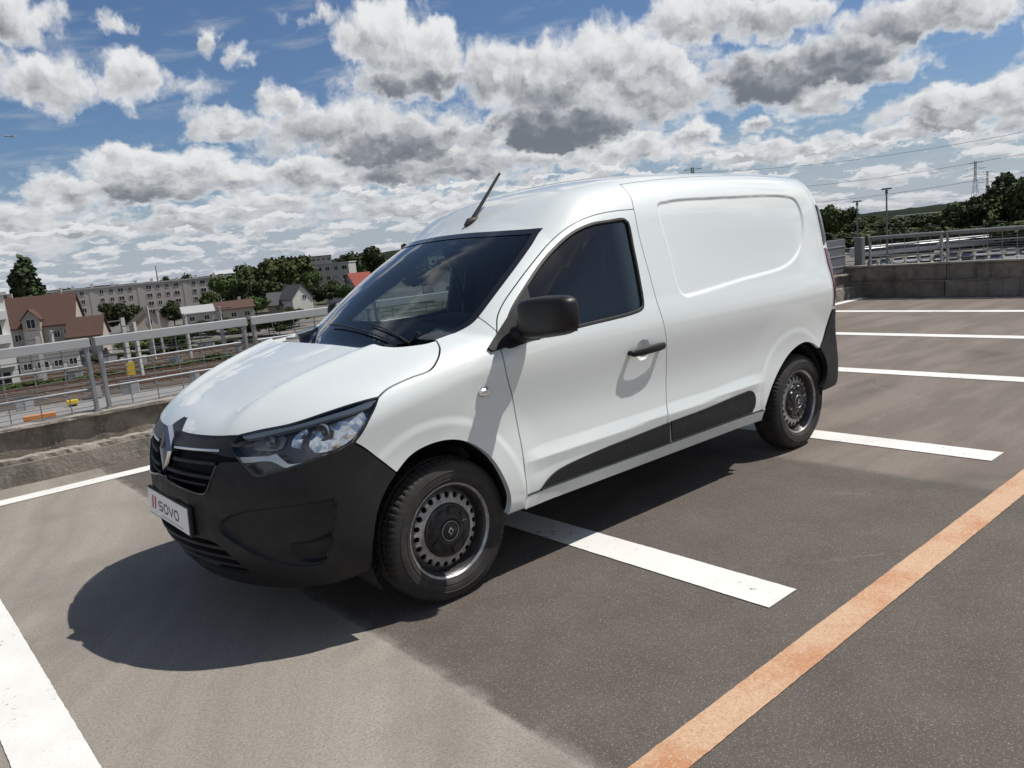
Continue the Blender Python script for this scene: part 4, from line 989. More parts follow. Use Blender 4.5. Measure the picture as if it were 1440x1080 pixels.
for k,(u,d,h) in enumerate(((40,112,6.2),(163,111,7.4),(178,104,7.0),(200,124,8.2),(214,132,7.6),(251,118,6.8),(60,131,6.0),(300,125,7.0))):
    t=empty('catenary_post',polar([(-99.1),(-104.0),(-104.63),(-105.57),(-106.17),(-107.79),(-99.87),(-109.99)][k],d),R(20*k),['pale catenary post near the left edge','leaning pale catenary post by the yellow sign','thick pale post right behind the yellow sign','tall pale post in the middle of the left railing','slim pale post next to the tall one','pale post left of the second double railing post','pale post standing beyond the tracks on the far left','pale post close to the bonnet of the van'][k],'post','posts along the railway')
    MB().box((0,0,h/2),(.50,.34,h)).build('shaft',CONC,t); MB().box((.9,0,h-.3),(2.2,.14,.14)).build('bracket',DGALV,t)
YEL=mat('yellow_sign',(.75,.50,.03),.5); ORG=mat('orange_barrier',(.62,.24,.06),.6); CRED=mat('red_car_paint',(.45,.02,.03),.3,coat=.6)
for az,d,m_,lab,sz in (((-104.0),100,YEL,'small yellow railway sign on a post beside the track',(.9,.1,1.5)),):
    t=empty('track_sign',polar(az,d),R(az-90),lab,'sign'); MB().box((0,0,1.9),sz).build('sign_plate',m_,t); MB().tube([(0,.1,0),(0,.1,1.9)],.06,6).build('post',DGALV,t)
t=empty('barrier',polar((-98.42),82),R((-98.42)-90),'orange plastic road barrier near the left edge','barrier'); MB().box((0,0,.45),(2.6,.4,.5),bev=.05).build('board',ORG,t); MB().box((-1.,0,.15),(.4,.8,.3)).box((1.,0,.15),(.4,.8,.3)).build('foot',DARK,t)
t=empty('barrier',polar((-100.33),88),R((-100.33)-90),'small yellow barrier on the pale road below the railing','barrier'); MB().box((0,0,.55),(1.0,.4,.5),bev=.05).build('board',YEL,t); MB().box((0,0,.15),(.7,.7,.3)).build('foot',DARK,t)
# cars
CARC=[('white',(.75,.75,.74)),('silver',(.42,.43,.44)),('black',(.02,.02,.022)),('dark grey',(.08,.085,.09)),('blue',(.05,.08,.16)),('white',(.78,.78,.77))]
CGL=mat('car_glass',(.02,.022,.025),.08)
def car_parts(n,m_):
    mb=MB(); P=[(-2.1,.30),(-2.15,.62),(-1.95,.88),(-1.1,.95),(.9,.93),(1.9,.78),(2.12,.58),(2.1,.30)]
    k=len(P); V=[(x,-.86,z) for x,z in P]+[(x,.86,z) for x,z in P]; mb.add(V,[tuple(range(k)),tuple(range(2*k-1,k-1,-1))]+[(i,k+i,k+(i+1)%k,(i+1)%k) for i in range(k)])
    body_=mb.mesh('body',m_); g_=MB(); P=[(-1.6,.92),(-1.2,1.38),(.35,1.42),(1.1,.92)]; V=[(x,-.74 if z>1 else -.82,z) for x,z in P]+[(x,.74 if z>1 else .82,z) for x,z in P]; g_.add(V,[(0,1,2,3),(7,6,5,4),(0,4,5,1),(1,5,6,2),(2,6,7,3)])
    rf=MB(); V=[(-1.2,-.70,1.385),(.35,-.70,1.425),(.35,.70,1.425),(-1.2,.70,1.385)]; V+=[(x,y,z+.05) for x,y,z in V]; rf.add(V,[(0,1,2,3),(7,6,5,4),(0,4,5,1),(1,5,6,2),(2,6,7,3),(3,7,4,0)])
    return body_,g_.mesh('windows',CGL),rf.mesh('roof',m_)
CARP=[car_parts(n,mat(n.replace(' ','_')+'_car_paint',c,.3,coat=.6)) for n,c in CARC]+[car_parts('red',CRED)]
WHM=MB().lathe([(.30,-.11),(.31,0),(.30,.11),(.18,.12),(.001,.10)],14).mesh('wheel',TYRE)
def car(az,d,yaw,c,label,group):
    t=empty('parked_car',polar(az,d),R(az-90+yaw),label,'car',group)
    for me,nm in zip(CARP[c],('body','windows','roof')): link(nm,me,t)
    for x in (-1.3,1.3):
        for s in (-1,1): w_=link('wheel',WHM,t); w_.location=(x,s*.78,.31); w_.rotation_euler=(0,0,0 if s>0 else math.pi)
CN=['white','silver','black','dark grey','blue','white','red']
for i in range(11):
    u=[2,22,42,64,84,104,128,6,30,55,80][i]; d=[145,146,147,147,147,148,148,136,137,137,138][i]; c=(i*5+2)%6
    car((-97.68)+((-102.56)-(-97.68))*(u-2)/126,d,90 if i<7 else 75,c,'%s parked car seen through the left railing, %s in the %s row'%(CN[c],['first','second','third','fourth','fifth','sixth','last','first','second','third','last'][i],'far' if i<7 else 'near'),'cars parked beside the railway')
car((-104.42),176,10,6,'small bright red car just above the left railing','cars parked beside the railway'); car((-101.12),131,8,3,'dark grey car in front of the cream house','cars parked beside the railway'); car((-101.84),134,8,3,'dark grey car in front of the small annex','cars parked beside the railway')
# right: rail yard with stabled trains and parked vehicles
TRM=mat('train_side',(.48,.49,.50),.35,.3); TRR=mat('train_roof',(.62,.62,.60),.6); TRD=mat('train_dark_band',(.05,.055,.065),.25)
def carriage(az,d,yaw,k,row,i):
    t=empty('train_carriage',polar(az,d,GZ),R(az-90+yaw),'%s carriage of the train standing on the %s line of the yard'%(['first','second','third','fourth','fifth','last'][i],['nearest','middle','farthest'][row]),'train carriage','trains standing in the rail yard')
    MB().box((0,0,2.0),(23.6,2.8,2.2),bev=.2).build('body',TRM,t); MB().box((0,0,2.45),(22.,2.84,.75)).build('window_band',TRD,t); MB().box((0,0,3.25),(23.4,2.6,.42),bev=.12).build('roof',TRR,t); MB().box((0,0,.55),(21,2.2,.7)).build('running_gear',DARK,t)
for row,(d0,d1) in enumerate(((226,262),(288,322),(352,392))):
    pa,pb_=Vector(polar((-153.83),d0)),Vector(polar((-165.54),d1)); L_=(pb_-pa).length; n=6; dirv=(pb_-pa).normalized()
    for i in range(n):
        c=pa+dirv*(12+i*24.4+row*6); dx,dy=c.x-CAM[0],c.y-CAM[1]; az=math.degrees(math.atan2(dy,dx)); yaw=math.degrees(math.atan2(dirv.y,dirv.x))-(az-90)
        carriage(az,math.hypot(dx,dy),yaw,i,row,i)
for k in range(26):
    f=(k%13)/12; row=k//13; az=(-154.34)+((-163.62)-(-154.34))*f; c=(k*7+row)%6
    car(az,[176,196][row]+12*f,80,c,'%s parked vehicle below the far railing, %s in the %s line'%(CN[c],['first','second','third','fourth','fifth','sixth','seventh','eighth','ninth','tenth','eleventh','twelfth','last'][k%13],['near','far'][row]),'vehicles parked below the far parapet')
strip('road',(-159.33),186,150,34,ROADM,.05)
for k in range(9):
    az=(-154.21)+((-163.8)-(-154.21))*(k/8); t=empty('yard_mast',polar(az,205+(k%3)*40),R(az+90),'slim grey catenary mast over the yard, %s from the left'%['first','second','third','fourth','fifth','sixth','seventh','eighth','ninth'][k],'mast','catenary masts in the rail yard'); MB().tube([(0,0,0),(0,0,7.2)],[.11,.08],6).build('pole',DGALV,t); MB().tube([(0,0,6.4),(2.6,0,6.9)],.06,5).build('arm',DGALV,t)
# --- an airliner low in the sky on the left
e=R(9.35); t=empty('airliner',polar((-99.75),1500,1.45+1500*math.tan(e)),R((-99.75)-90+12),'tiny airliner flying low in the blue patch at upper left','airliner')
AIRM=mat('aircraft_skin',(.30,.31,.33),.4)
MB().tube([(-9,0,0),(-7.5,0,.1),(6,0,0),(9,0,.9)],[.3,1.1,1.1,.25],10).build('fuselage',AIRM,t)
MB().add([(-1,0,-.3),(2,0,-.3),(4.5,10,.6),(3.5,10,.6),(3.5,-10,.6),(4.5,-10,.6)],[(0,1,2,3),(0,4,5,1)]).build('wing',AIRM,t); MB().add([(7,0,.6),(9,0,.6),(9.6,0,4),(8.6,0,4)],[(0,1,2,3)]).build('tail_fin',AIRM,t)

CAB=mat('equipment_cabinet_paint',(.30,.31,.31),.6)
r=np.random.default_rng(21)
for i in range(14):
    u=(-97.23)+((-111.37)-(-97.23))*((i+.5)/14); d=[90,118,134,111,92,131][i%6]+r.uniform(-1,1); sx=[1.6,.9,2.4][i%3]
    t=empty('trackside_cabinet',polar(u,d),R(u-90+r.uniform(-8,8)),'grey trackside cabinet among the railway lines seen through the left railing','cabinet','cabinets beside the railway lines')
    MB().box((0,0,.75),(sx,.8,1.5),bev=.04).build('body',CAB,t); MB().box((0,0,1.54),(sx+.15,.95,.10)).build('lid',T_GREY,t); MB().box((sx*.22,-.42,.75),(sx*.42,.04,1.3)).build('door',TRM,t)
for i in range(22):
    u=(-96.87)+((-111.83)-(-96.87))*((i+.3)/22); tree(['broad','dark'][i%2],u,[112.2,133.5,111.2,134.5][i%4]+r.uniform(-.5,.5),r.uniform(.8,1.7),r.uniform(2.,4.2),'low scrubby bush growing between the railway lines','scrub between the railway lines',v=i,name='scrub_bush')

# ------------------------------------------------------------------ the van
SCUTTLE=True
C={k:snap(spline(v)) for k,v in TR.items() if len(v)>1}
RECESS=spline(TR['recess'],.02,True)[:,[0,2]]
FOG=spline(TR['fog'],.012,True)[:,[1,2]]; POCKET=spline(TR['pocket'],.010,True)[:,[1,2]]
def curve3(pts,step=.012): return snap(spline(pts,step))
van=empty('cargo_van',(0,0,0),0,'white panel van with black bumper and mirrors parked alone on the rooftop','van')
CS=Lin((.0,.82,.57)); CFD=Lin((.12,.74,.66)); CH=Lin((.42,.22,.88)); CW=Lin((.55,.15,.82)); CR=Lin((.22,.52,.82)); CY=Cyl(0.); CL=Lin((.60,.74,.30)); CB=Lin((-.72,.42,.25))
XR=-3.22
def down(x,y): return trace(np.array([[x,y,2.3]]),np.array([[0,0,-1.]]))[0]
def side_pt(x,z): return trace(np.array([[x,1.4,z]]),np.array([[0,-1.,0]]))[0]
def back_pt(y,z): return trace(np.array([[-4.2,y,z]]),np.array([[1.,0,0]]))[0]
def front_pt(y,z): return trace(np.array([[1.6,y,z]]),np.array([[-1.,0,0]]))[0]
def many(kind,prm):
    a=np.array(prm,float); u,v=a[:,0],a[:,1]; o=np.zeros(len(a))
    O,D={'down':((u,v,o+2.3),(0,0,-1.)),'side_pt':((u,o+1.4,v),(0,-1.,0)),'back_pt':((o-4.2,u,v),(1.,0,0)),'front_pt':((o+1.6,u,v),(-1.,0,0))}[kind]
    O=np.stack(O,1); return trace(O,np.broadcast_to(np.array(D),O.shape))
# rear closing line, from the bumper up and over to the roof centre
rl=[]
rl=list(many('side_pt',[(XR,z) for z in np.arange(.862,1.60,.02)]))
def over(a):
    c=np.array([XR,0,1.2]); d=np.array([0,math.cos(a),math.sin(a)]); return trace((c+d*1.5)[None],-d[None])[0]
a0=math.atan2(rl[-1][2]-1.2,rl[-1][1])
for a in np.linspace(a0+.02,math.pi/2,50): rl.append(over(a))
rl=np.array(rl); rl[-1][1]=0.
yr=.585; ks=int(np.argmin(np.abs(rl[20:,1]-yr)))+20
rear_low,rear_top=rl[:ks+1],rl[ks:]
yr=rl[ks][1]
seam=many('down',[(x,yr) for x in np.linspace(-1.475,XR,90)]); seam[-1]=rl[ks]
bs=curve3([C['door_top'][-1],(-1.46,.665,1.66),seam[0]],.012); bs[-1]=seam[0]
ws_c=down(-.762,0); ws_c[1]=0
ws_top=curve3([C['ws_top'][0],TR['ws_top'][1],TR['ws_top'][2],TR['ws_top'][3],(-.765,.15,1.55),tuple(ws_c)]); ws_top[-1][1]=0
i_s=int(np.argmin(np.linalg.norm(C['pillar']-np.array(TR['pillar_seam'][0]),axis=1)))
pil_lo,pil_hi=C['pillar'][:i_s+1],C['pillar'][i_s:]
seamA=C['pillar_seam'].copy(); seamA[0]=pil_lo[-1]
roofc=many('down',[(x,0) for x in np.linspace(XR,-.775,60)]); roofc[:,1]=0
top_c=C['door_top']
# roof, two halves joined without a gap
b=cat(ws_top[::-1],pil_hi[::-1],seamA,top_c,bs,seam,rear_top,roofc)
hp=surf_piece(b,CR,res=.024,gap=.0022,rim=.014)
skin('roof',join(hp,mirror(hp)),WHITE_PAINT,van)
# front wings
sill_y=.315
f_low=many('side_pt',[(x,z) for x,z in zip(np.linspace(-.374,-.375,6),np.linspace(.367,.312,6))])
f_bot=many('side_pt',[(x,.308) for x in np.linspace(-.37,-.275,9)])
b=cat(C['hood_side'],C['pillar'][:i_s+1],seamA,C['door_front'],f_low,f_bot,C['front_arch'],C['bump_rear'][::-1],C['head_rear'][::-1])
hp=surf_piece(b,CFD,res=.011,rim=.03,gap=.0036)
fenders=[skin('front_wing',hp,WHITE_PAINT,van),skin('front_wing',mirror(hp),WHITE_PAINT,van)]
# doors
win=spline(TR['window'],.012,True); win=snap(win)
dbot=many('side_pt',[(x,.369) for x in np.linspace(-1.395,-.374,70)])
cup=np.array([[-1.243+r*math.cos(a),.862,.892+r*math.sin(a)] for r in (.010,.022,.034,.044,.050,.054,.06) for a in np.linspace(0,2*math.pi,int(10+r*500),endpoint=False)])
b=cat(top_c,C['door_rear'],dbot,C['door_front'][::-1])
hp=surf_piece(b,CS,res=.011,holes=[win],extra=cup,rim=.022,gap=.0036)
doors=[skin('front_door',hp,WHITE_PAINT,van),skin('front_door',mirror(hp),WHITE_PAINT,van)]
hp=surf_piece(win,CS,off=-.010,gap=0.,rim=0,res=.03)
for d_,sgn in zip(doors,(1,-1)):
    pc=hp if sgn==1 else mirror(hp)
    skin('side_window',pc,GLASS_S,d_)
    add_bar('window_seal',RUBBER,d_,win,.016,.02,.003,closed=True,side=sgn)
# cargo side panels
zs=.369
rec3=snap(spline(TR['recess'],.012,True)); ex=[]
CSs=Lin((0,1.,0.))
rq=rec3[:,[0,2]]
for o_ in (-.016,-.010,-.005,0.,.005,.010,.016): ex.append(np.stack([inset2(rq,o_)[:,0],rec3[:,1],inset2(rq,o_)[:,1]],1))
ex=np.vstack(ex); ex=trace(ex+np.array([0,.5,0]),np.broadcast_to(np.array([0,-1.,0]),ex.shape))
arch_r=C['rear_arch']
rb=curve3([TR['rear_arch'][-1],(-3.08,.838,.672),(-3.14,.834,.742),(-3.20,.834,.835),tuple(rl[0])],.012)
sb=many('side_pt',[(x,zs) for x in np.linspace(-2.298,-1.395,60)])
b=cat(C['door_rear'][::-1],bs,seam,rear_low[::-1],rb[::-1],arch_r[::-1],sb)
hp=surf_piece(b,CS,res=.013,extra=ex,rim=.02,gap=.0032)
skin('cargo_side',hp,WHITE_PAINT,van); skin('cargo_side',mirror(hp),WHITE_PAINT,van)
# sills under doors
st=many('side_pt',[(x,.364) for x in np.linspace(-.379,-2.30,90)]); sl=many('side_pt',[(x,.305) for x in np.linspace(-2.285,-.379,90)])
hp=surf_piece(cat(st,sl),CS,off=-.004,res=.02,gap=0,rim=.05)
skin('sill',hp,WHITE_PAINT,van); skin('sill',mirror(hp),WHITE_PAINT,van)
# bonnet
hf=np.array(TR['hood_front'])
notch=[(.80,.0,.874),(.80,.018,.874),(.80,.030,.868),(.80,.078,.832),(.79,.12,.831)]
nf=many('front_pt',[(y,z) for _,y,z in notch]); nf[0][1]=0
front=cat(spline(nf[:3],.01),spline(nf[2:4],.012),curve3([nf[3],nf[4],TR['hood_front'][1],TR['hood_front'][2],TR['hood_front'][3]]))
hr=curve3([TR['hood_rear'][0],TR['hood_rear'][1],TR['hood_rear'][2],TR['hood_rear'][3],(.092,.50,1.10),(.112,.38,1.10),(.126,.2,1.11),(.130,0.,1.115)]); hr[-1][1]=0
hc=many('down',[(x,0) for x in np.linspace(.13,.76,45)])
hc=np.array([p for p in hc if p[2]>.885]); hc[:,1]=0
ex=many('down',[(x,y) for x in np.linspace(.1,.7,30) for y in np.linspace(.3,.62,24)])
b=cat(front,C['head_top'],C['hood_side'],hr,hc)
hp=surf_piece(b,CH,res=.012,rim=.02,gap=.0042)
skin('bonnet',join(hp,mirror(hp)),WHITE_PAINT,van)
# windscreen and cowl
wb=curve3([TR['pillar'][0],(-.075,.56,1.075),(-.045,.40,1.07),(-.03,.2,1.072),(-.025,0,1.072)]); wb[-1][1]=0
wc=many('down',[(x,0) for x in np.linspace(-.025,-.762,50)]); wc[:,1]=0
b=cat(C['pillar'],ws_top,wc[::-1],wb[::-1])
hp=surf_piece(b,CW,off=-.004,gap=0,rim=0,res=.03)
ws=skin('windscreen',join(hp,mirror(hp)),GLASS_W,van)
# ceramic band round the glass
def along_inset(bd,ch,w_): 
    q=ch.to2(bd); qi=inset2(q,w_); O,D=ch.ray(qi,bd); return trace(O,D)
inner=along_inset(b,CW,.030); 
pl=C['pillar']; full_b=cat(pl,ws_top,mirror((ws_top[::-1],[],ws_top))[0],mirror((pl[::-1],[],pl))[0],mirror((wb,[],wb))[0],wb[::-1])
q=CW.to2(full_b)
hole=[]
def band(seg,w_,sgn):
    n_=unit(gradF(seg)); t=np.empty_like(seg); t[1:-1]=seg[2:]-seg[:-2]; t[0]=seg[1]-seg[0]; t[-1]=seg[-1]-seg[-2]
    s_=unit(np.cross(n_,unit(t)))*sgn; return snap(seg+s_*w_,-.001),snap(seg,-.001)
mb=MB()
for seg,w_ in ((C['pillar'],.028),(ws_top,.045),(wb[wb[:,1]<.56],.07)):
    for sg in (1,-1):
        a_,c_=band(seg,w_,1 if (seg is not wb) else -1)
        a_=a_*[1,sg,1]; c_=c_*[1,sg,1]; m=len(a_)
        mb.add(list(a_)+list(c_),[(i,i+1,m+i+1,m+i) for i in range(m-1)])
mb.build('black_border',GLOSSBLACK,ws)
b=cat(hr,many('down',[(x,0) for x in np.linspace(.13,-.025,20)])*[1,0,1],wb[::-1],C['pillar'][:1],snap(spline([TR['pillar'][0],TR['hood_rear'][0]])))
hp=surf_piece(b,CH,off=-.03,gap=0,rim=0,res=.03)
cowl=skin('cowl_grille',join(hp,mirror(hp)),PLASTIC,van)
for k in range(5):
    x=.085-k*.022
    for sg in (1,-1):
        O_=np.array([[x,y,2.] for y in np.linspace(.03,.5,16)]); P=trace(O_,np.broadcast_to(np.array([0,0,-1.]),O_.shape),-.028)
        add_bar('slat',PLASTIC,cowl,P,.012,.01,-.020,side=sg)
# wipers
for y0,y1,xo in ((.30,-.32,0.),(.62,.08,0.)):
    mb=MB(); a_=np.array([trace(np.array([[-.07-.06*t-.02,y0+(y1-y0)*t,2.]]),np.array([[0,0,-1.]]),.016)[0] for t in np.linspace(0,1,14)])
    mb.tube(a_,.0045,6);
    mb.build('wiper',RUBBER,van)
# bumper
gy=[(0.,.655),(.022,.655),(.12,.640),(.213,.629),(.31,.618),(.352,.621),(.368,.637)]
gt=curve3([front_pt(y,z) for y,z in gy]); gt[0][1]=0
gs=snap(spline([gt[-1],front_pt(.415,.735),front_pt(.43,.749)])); 
gh=curve3([front_pt(.43,.749),front_pt(.47,.752),front_pt(.519,.754)])
k1=int(np.argmin(np.linalg.norm(C['head_front']-gh[-1],axis=1)))
barch=np.vstack([C['bump_arch']])
bb=[barch[-1],(.455,.789,.246),(.56,.70,.215),(.68,.53,.195),(.76,.30,.187),(.79,0,.185)]
def yf(y,z): return front_pt(y,z)
bbot=snap(spline([barch[-1],yf(.79,.262),yf(.70,.235),yf(.55,.212),yf(.32,.200),yf(.16,.197),yf(0,.196)])); bbot[-1][1]=0
ib=curve3([yf(0,.262),yf(.2,.263),yf(.40,.272),yf(.44,.278),yf(.462,.292)]); ib[0][1]=0
it=curve3([yf(.462,.292),yf(.455,.32),yf(.425,.376),yf(.385,.412),yf(.35,.424),yf(.2,.426),yf(0,.428)]); it[-1][1]=0
cc=snap(spline([yf(0,.428),yf(0,.655)])); cc[:,1]=0; ccb=snap(spline([yf(0,.196),yf(0,.262)])); ccb[:,1]=0
fq=[]
for poly,offs in ((FOG,(-.011,-.007,-.0035,0,.003,.007)),(POCKET,(-.016,-.011,-.0055,0,.005,.009))):
    for o_ in offs:
        fq+=list(many('front_pt',inset2(poly,o_)))
b=cat(gt,gs,gh,C['head_front'][:k1][::-1],C['head_bot'][::-1],C['bump_rear'],barch,bbot,ccb,ib,it,cc)
hp=surf_piece(b,CY,res=.018,extra=np.array(fq),rim=.02,gap=.0025)
bumper=skin('front_bumper',join(hp,mirror(hp)),PLASTIC,van)
# dark cavities behind the grille and the intake
def zone(pts,off,m,name,parent,res=.03,ch=CY):
    P=snap(spline(pts,.03,True)); pc=surf_piece(P,ch,off=off,gap=0,rim=0,res=res); return skin(name,join(pc,mirror(pc)),m,parent)
P=cat(many('front_pt',[(0,z) for z in np.linspace(.20,.90,30)])*[1,0,1],many('front_pt',[(y,.86) for y in np.linspace(0.02,.40,10)]),many('front_pt',[(.50,z) for z in np.linspace(.80,.22,20)]),many('front_pt',[(y,.20) for y in np.linspace(.48,.02,10)]))
pc=surf_piece(P,CY,off=-.055,gap=0,rim=0,res=.03); grille=skin('front_grille',join(pc,mirror(pc)),DARK,van)
# glossy upper band of the grille and lower lip
P=cat(front,snap(spline([TR['head_front'][-1],(.736,.46,.808),(.735,.50,.772),(.745,.49,.765)])),curve3([yf(.455,.768),yf(.40,.775),yf(.25,.782),yf(.1,.786),yf(0,.787)]),many('front_pt',[(0,z) for z in np.linspace(.80,.87,5)])*[1,0,1])
pc=surf_piece(P,CY,off=-.0035,gap=.0,rim=.03,res=.02); skin('grille_band',join(pc,mirror(pc)),mat('grille_black',(.011,.011,.013),.34,spec=.35),grille)
for (zc,ze,y1,m_,h_,of) in ((.776,.790,.415,SATIN,.010,.004),(.738,.740,.398,PLASTIC,.014,-.006),(.690,.684,.378,PLASTIC,.014,-.006),(.655,.652,.345,PLASTIC,.010,-.012)):
    for sg in (1,-1):
        P=many('front_pt',[(y,zc+(ze-zc)*y/y1) for y in np.linspace(.105 if zc>.70 else .05,y1,22)])
        add_bar('grille_slat',m_,grille,P,h_,.035,of,side=sg)
# bright edge of the bumper under the grille
for sg in (1,-1): add_bar('grille_trim',GLOSSBLACK,grille,cat(gt,gs)[:-1],.007,.02,.004,side=sg)
for z_ in (.39,.345,.30):
    yy=.455 if z_<.36 else .40
    P=many('front_pt',[(y,z_) for y in np.linspace(-yy,yy,40)]); add_bar('intake_slat',PLASTIC,bumper,P,.016,.04,-.010)
# diamond emblem standing in the grille
bx=yf(0,.765)[0]
bd=MB()
def ringdia(hh,ww,x): return [(x-.030*abs(k)/1.,y,z) for (y,z,k) in ((0,hh,0),(ww,0,0),(0,-hh,0),(-ww,0,0))]
tilt=Matrix.Translation((bx-.008,0,.756))@Matrix.Rotation(R(-11),4,'Y')
def dia(h_,w_,x): return [tilt@Vector((x,0,h_)),tilt@Vector((x,w_,0)),tilt@Vector((x,0,-h_)),tilt@Vector((x,-w_,0))]
o0=dia(.104,.064,-.02); o1=dia(.102,.062,.000); m1=dia(.090,.054,.013); i1=dia(.056,.031,.011); i0=dia(.050,.026,-.010)
V=o0+o1+m1+i1+i0; Fq=[]
for r_ in range(4):
    for k in range(4): Fq.append((r_*4+k,r_*4+(k+1)%4,r_*4+4+(k+1)%4,r_*4+4+k))
bd.add(V,Fq)
badge=bd.build('diamond_badge',mat('badge_chrome',(.50,.51,.53),.16,1.),grille)
MB().add(dia(.054,.030,-.006),[(0,1,2,3)]).build('badge_backing',GLOSSBLACK,grille)
# number plate
px_=.868; pm=Matrix.Translation((px_,0,.497))@Matrix.Rotation(R(-3),4,'Y')
holder=MB().box((0,0,0),(.016,.545,.128),M=Matrix.Identity(4),bev=.004); holder.v=[tuple(pm@Vector(v)) for v in holder.v]; hold=holder.build('plate_holder',PLASTIC,van)
pb=MB().box((.0105,0,.002),(.005,.520,.110),M=Matrix.Identity(4),bev=.0012); pb.v=[tuple(pm@Vector(v)) for v in pb.v]; npl=pb.build('number_plate',PLATE,van)
def text_mesh(txt,size,m,parent,name,M,sx=1.,ext=.0006):
    cu=bpy.data.curves.new(name,'FONT'); cu.body=txt; cu.size=size; cu.extrude=ext; cu.align_x='LEFT'; cu.offset=size*.018
    to=bpy.data.objects.new(name+'_tmp',cu); COL.objects.link(to); dg=bpy.context.evaluated_depsgraph_get(); dg.update()
    me=bpy.data.meshes.new_from_object(to.evaluated_get(dg)); bpy.data.objects.remove(to); bpy.data.curves.remove(cu)
    me.transform(M@Matrix.Diagonal((sx,1,1,1))); me.materials.clear(); me.materials.append(m); return link(name,me,parent)
TM=pm@Matrix(((0,0,1,.0136),(1,0,0,0),(0,1,0,0),(0,0,0,1)))
# letters with even strokes: S O V O
def stroke(mb,pts,wd,z=.0006):
    for a_,c_ in zip(pts[:-1],pts[1:]):
        a_=Vector(a_);c_=Vector(c_); t=(c_-a_).normalized(); n_=Vector((-t.y,t.x))*wd/2; e=t*wd*.5
        P4=[a_-e+n_,a_-e-n_,c_+e-n_,c_+e+n_]; mb.add([TM@Vector((p.x,p.y,z)) for p in P4],[(0,1,2,3)])
lh=.037; lw=.052; wd=.0068; y0=-.017
def rr(x,w_,h_,y,r): return [(x+r,y),(x+w_-r,y),(x+w_,y+r),(x+w_,y+h_-r),(x+w_-r,y+h_),(x+r,y+h_),(x,y+h_-r),(x,y+r),(x+r,y)]
xs=-.110
letters=[]
def letter(pts): mb=MB(); [stroke(mb,p,wd) for p in pts]; letters.append(mb.build('letter',INK,npl))
letter([[(xs+lw,y0+lh),(xs+.010,y0+lh),(xs,y0+lh-.010),(xs,y0+lh/2+.006),(xs+.008,y0+lh/2),(xs+lw-.008,y0+lh/2),(xs+lw,y0+lh/2-.006),(xs+lw,y0+.010),(xs+lw-.010,y0),(xs,y0)]])
xs+=lw+.020; letter([rr(xs,lw,lh,y0,.012)])
xs+=lw+.018; letter([[(xs,y0+lh),(xs+lw*.48,y0),(xs+lw*.96,y0+lh)]])
xs+=lw+.014; letter([rr(xs,lw,lh,y0,.012)])
for k in (0,1):
    mb=MB(); x=-.212+k*.036
    mb.add([TM@Vector(p) for p in ((x,-.026,.0006),(x+.018,-.026,.0006),(x+.034,.034,.0006),(x+.016,.034,.0006))],[(0,1,2,3)]); mb.build('red_slash',PLRED,npl)
mb=MB(); mb.add([TM@Vector(p) for p in ((-.09,-.0405,.0006),(.20,-.0405,.0006),(.20,-.0385,.0006),(-.09,-.0385,.0006))],[(0,1,2,3)]); mb.build('small_print_line',INK,npl)
# head lamps
hb=cat(C['head_top'],C['head_rear'],C['head_bot'],C['head_front'])
lens=surf_piece(hb,CL,off=.001,gap=.003,rim=.012,res=.016)
hous=surf_piece(hb,CL,off=-.045,gap=.006,rim=0,res=.03)
wall=body_bar(hb,.012,.055,-.004,closed=True)
def lamp_fn(g,b):
    v=objco(g); n=g.new('ShaderNodeTexVoronoi'); g.set(n,'Vector',v); g.set(n,'Scale',26.); bump(g,b,n.outputs['Distance'],.55,.02)
HLENS=glassmat('head_lamp_lens',(.97,.98,.98),.55)
REFL=mat('lamp_reflector',(.93,.93,.93),.22,1.,fn=lamp_fn)
LHOUS=mat('lamp_housing',(.16,.165,.17),.32,.4)
DRL=mat('lamp_light_guide',(.90,.91,.92),.28,.55,coat=1.)
LTRIM=mat('lamp_trim_silver',(.86,.87,.88),.35,.0)
LTRIM2=mat('lamp_bowl_grey',(.36,.37,.38),.3,.5)
for sg in (1,-1):
    mm=(lambda p_: p_) if sg==1 else mirror
    hl=skin('head_lamp',mm(hous),LHOUS,van)
    skin('lens',mm(lens),HLENS,hl)
    Vw,Fw=body_bar(hb,.010,.05,-.002,closed=True,side=sg); MB().add(Vw,Fw).build('lamp_rim',GLOSSBLACK,hl)
    for nm,key,m_,of,rm in (('trim_strip','lamp_trim',LTRIM,-.006,.02),('light_guide','lamp_drl',DRL,-.004,.016),('reflector','lamp_chrome',REFL,-.034,.010),('reflector_blade','lamp_blade',REFL,-.022,.02),('reflector_bowl','lamp_bowl',LTRIM2,-.034,.01)):
        pz=surf_piece(snap(spline(TR[key],.02,True)),CL,off=of,gap=0,rim=rm,res=.02); skin(nm,mm(pz),m_,hl)
    # two bulbs with collars
    for bc,rb_ in (((.63,.60,.822),.026),((.47,.735,.835),.034)):
        p=snap(np.array([bc]),-.030)[0]; n_=unit(gradF(p[None]))[0]; ax=Vector((n_[0]+.5,n_[1]*.5,0)).normalized()
        Mq=Matrix.Translation((p[0],p[1]*sg,p[2]))@Vector((ax.x,ax.y*sg,0)).to_track_quat('Y','Z').to_matrix().to_4x4()
        q_=MB().lathe([(rb_,0.0),(rb_*.97,.018),(rb_*.82,.014),(rb_*.55,.004),(rb_*.2,.014),(.001,.017)],24); q_.v=[tuple(Mq@Vector(v)) for v in q_.v]; q_.build('lamp_bowl',LTRIM2,hl)
